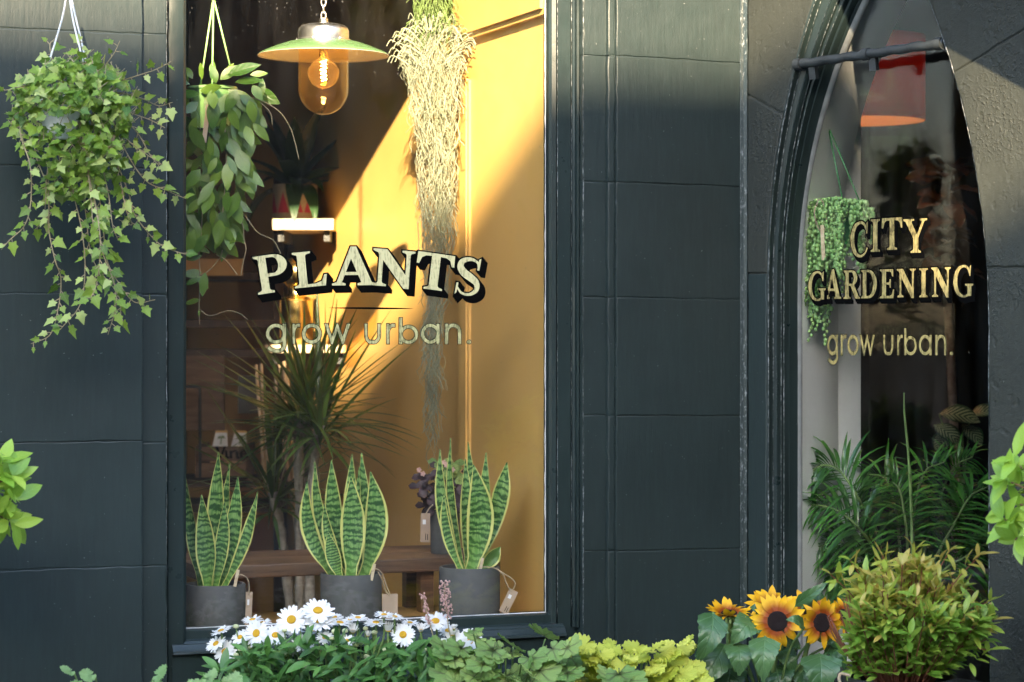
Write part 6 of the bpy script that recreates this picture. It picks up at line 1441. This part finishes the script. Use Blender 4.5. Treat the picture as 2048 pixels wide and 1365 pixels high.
sunflower(1458, 1228, 17, 34, (-0.05, -0.25, 1), 0.0, 22, up=0.55)
sunflower(1545, 1214, 19, 40, (0.0, -0.55, 1), 0.07, 24, up=0.25)
sunflower(1618, 1218, 17, 36, (-0.1, -0.8, 0.7), 0.07, 22)
sunflower(1690, 1232, 15, 30, (0.5, -0.7, 0.5), 0.06, 20)
sf.part('stem', sst, M['stem_green'], smooth=True)
def heart(t): 
    return 0.02 if t < 0.001 else 0.46 * (min(1, t / 0.22) ** 0.6) * max(0.01, (1 - t)) ** 0.75 * (1 + 0.25 * t) + 0.02 * sin(t * 46)
def big_leaf(base, tip, wpx, dy, bow=0.0, face=(0, -1, 0.5), fold=0.18, sag=0.02, hide=False):
    b = at(base[0], base[1], Ysf + dy); t = at(tip[0], tip[1], Ysf + dy - 0.03); d = t - b; L = d.length; up0 = Vector(face).normalized(); side = d.cross(Vector((0, -1, 0))).normalized(); n = 16; rows = []
    for i in range(n + 1):
        x = i / n; p = b + d * x + side * bow * L * sin(pi * x) - up0 * sag * sin(pi * x) * -1; tg = d.normalized(); nn = (up0 - tg * up0.dot(tg)).normalized(); sd = tg.cross(nn); wv = max(0.001, heart(x) * wpx * q * 1.15); row = []
        for j in range(9):
            a = (j / 8 - 0.5) * 2; row.append(p + sd * a * wv + nn * (abs(a) * wv * fold + 0.0035 * sin(x * 26 - abs(a) * 9) * abs(a) ** 0.5 * min(1, wv * 40)))
        rows.append(row)
    mb = MB(); mb.strip(rows); sf.part('leaf', mb, M['sunleaf'], smooth=True)
    g = Vector((sf.loc.x, sf.loc.y, -0.80)); pm_ = MB(); pm_.tube(spline([b, b * .5 + g * .5 + Vector((0, 0, 0.05)), g], 5), 2.6 * q, 6); sf.part('leaf_stalk', pm_, M['stem_green'], smooth=True)
for a in (((1425, 1226), (1394, 1325), 70, -0.04, -0.10), ((1450, 1290), (1384, 1385), 80, 0.0, -0.05), ((1508, 1240), (1462, 1290), 66, -0.02, 0.0), ((1478, 1288), (1478, 1352), 72, -0.04, 0.0), ((1530, 1274), (1526, 1365), 70, -0.08, 0.03), ((1640, 1308), (1640, 1400), 92, -0.03, 0.0), ((1608, 1255), (1572, 1240), 28, -0.09, 0.0),
          ((1590, 1212), (1655, 1165), 30, 0.02, 0.06), ((1610, 1205), (1650, 1195), 40, 0.05, 0.0), ((1490, 1250), (1440, 1270), 40, 0.04, 0.0), ((1560, 1300), (1590, 1350), 50, 0.03, 0.0), ((1600, 1290), (1560, 1292), 36, 0.0, 0.0), ((1550, 1330), (1560, 1400), 80, 0.02, 0.0), ((1460, 1330), (1450, 1410), 80, 0.03, 0.0), ((1600, 1330), (1610, 1400), 60, 0.03, 0.0), ((1660, 1290), (1690, 1340), 50, 0.03, 0), ((1420, 1300), (1400, 1380), 60, 0.05, 0), ((1525, 1235), (1500, 1215), 36, 0.04, 0), ((1640, 1270), (1680, 1300), 44, 0.04, 0)): big_leaf(*a)

# --- bronze leaved shrub in a black pot
rb_ = random.Random(151); Ysh = 4.33; q = pxY(Ysh)
c0 = at(1800, 1350, Ysh); shb = Thing('bronze_shrub', 'dense shrub of bronze tipped glossy leaves in a black pot', 'shrub', (c0.x, Ysh, -1.4995))
mb = MB(); zc = at(1800, 1352, Ysh).z; hp_ = zc + 1.4995; rp_ = 112 * q; mb.lathe([(0.001, 0.0005), (rp_ * .8, 0.0005), (rp_ * .97, hp_ - .02), (rp_, hp_ - .02), (rp_, hp_), (rp_ * .95, hp_), (rp_ * .93, hp_ - .02), (0.001, hp_ - .02)], shb.loc, 40); shb.part('pot', mb, M['black_plastic'], smooth=True, auto=40)
s1m = meshes([blade(ell(w_, 0.45, 0.8), 6, b, 0.25, tw, 3, 0.05) for w_, b, tw in ((0.16, 0.3, 0.1), (0.14, -0.5, 0.4), (0.18, -0.25, -0.2), (0.15, 0.8, 0.3))], 'glossy_leaf', M['shrub'])
s2m = meshes([blade(ell(w_, 0.45, 0.8), 6, b, 0.25, tw, 3, 0.05) for w_, b, tw in ((0.18, 0.4, 0.1), (0.16, -0.4, 0.4), (0.2, 0.2, -0.2))], 'glossy_leaf', M['shrub_low'])
lv = Leaves(shb, None, cap=300); tw_ = MB()
for i in range(190):
    a = rb_.uniform(0, 2 * pi); r_ = sqrt(rb_.random()); x = r_ * cos(a); y = r_ * sin(a); hgt = (1 - 0.55 * r_ ** 2) * rb_.uniform(0.55, 1.05)
    u = 1815 + x * 165; v = 1335 - hgt * 215; dy = y * 0.15; p = at(u, v, Ysh + dy); g = Vector((shb.loc.x + x * 0.05, Ysh + y * 0.05, zc - 0.02)); sm = spline([g, g * .5 + p * .5 + Vector((x * .02, 0, 0.02)), p], 6)
    tw_.tube(sm, 1.3 * q, 4, False); n = len(sm)
    for k in range(2, n):
        f = k / n
        for j in range(2 if k < n - 2 else 3):
            a2 = rb_.uniform(0, 2 * pi); t = (sm[min(n - 1, k + 1)] - sm[k - 1]).normalized(); xx = t.orthogonal().normalized(); yy = t.cross(xx); d = t * rb_.uniform(0.2, 1.0) + (xx * cos(a2) + yy * sin(a2)) * 0.8 + Vector((0, -0.25, 0.08))
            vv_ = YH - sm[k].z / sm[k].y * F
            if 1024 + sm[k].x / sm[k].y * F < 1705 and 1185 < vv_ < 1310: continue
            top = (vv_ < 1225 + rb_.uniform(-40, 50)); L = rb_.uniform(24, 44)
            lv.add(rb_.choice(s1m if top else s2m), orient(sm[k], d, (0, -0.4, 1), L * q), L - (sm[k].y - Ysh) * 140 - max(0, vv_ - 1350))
for (u, v) in ((1662, 1150), (1985, 1200), (1988, 1240), (1980, 1300), (1695, 1330), (1960, 1110), (1900, 1100), (1830, 1096), (1765, 1110), (1700, 1120)):
    p = at(u, v, Ysh - rb_.uniform(0, .08)); g = Vector((shb.loc.x, Ysh, zc)); tw_.tube(spline([g, g * .4 + p * .6 + Vector((0, 0, .02)), p], 5), 1.3 * q, 4, False)
    for k in range(8):
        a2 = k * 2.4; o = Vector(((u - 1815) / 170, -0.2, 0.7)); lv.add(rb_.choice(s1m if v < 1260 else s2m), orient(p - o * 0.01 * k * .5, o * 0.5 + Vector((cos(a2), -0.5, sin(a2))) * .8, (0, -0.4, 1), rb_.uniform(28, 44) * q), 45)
lv.build(); shb.part('twig', tw_, M['stem_red'], smooth=True)
mb = MB(); mb.tube(pxspline([(1700, 1352), (1682, 1348), (1678, 1358), (1684, 1372)], Ysh - 0.11, 5), 3 * q, 7); tt = Thing('pot_string', 'jute twine loop on the black pot rim', 'string', at(1690, 1356, Ysh - 0.11)); tt.part('loop', mb, M['string'], smooth=True)
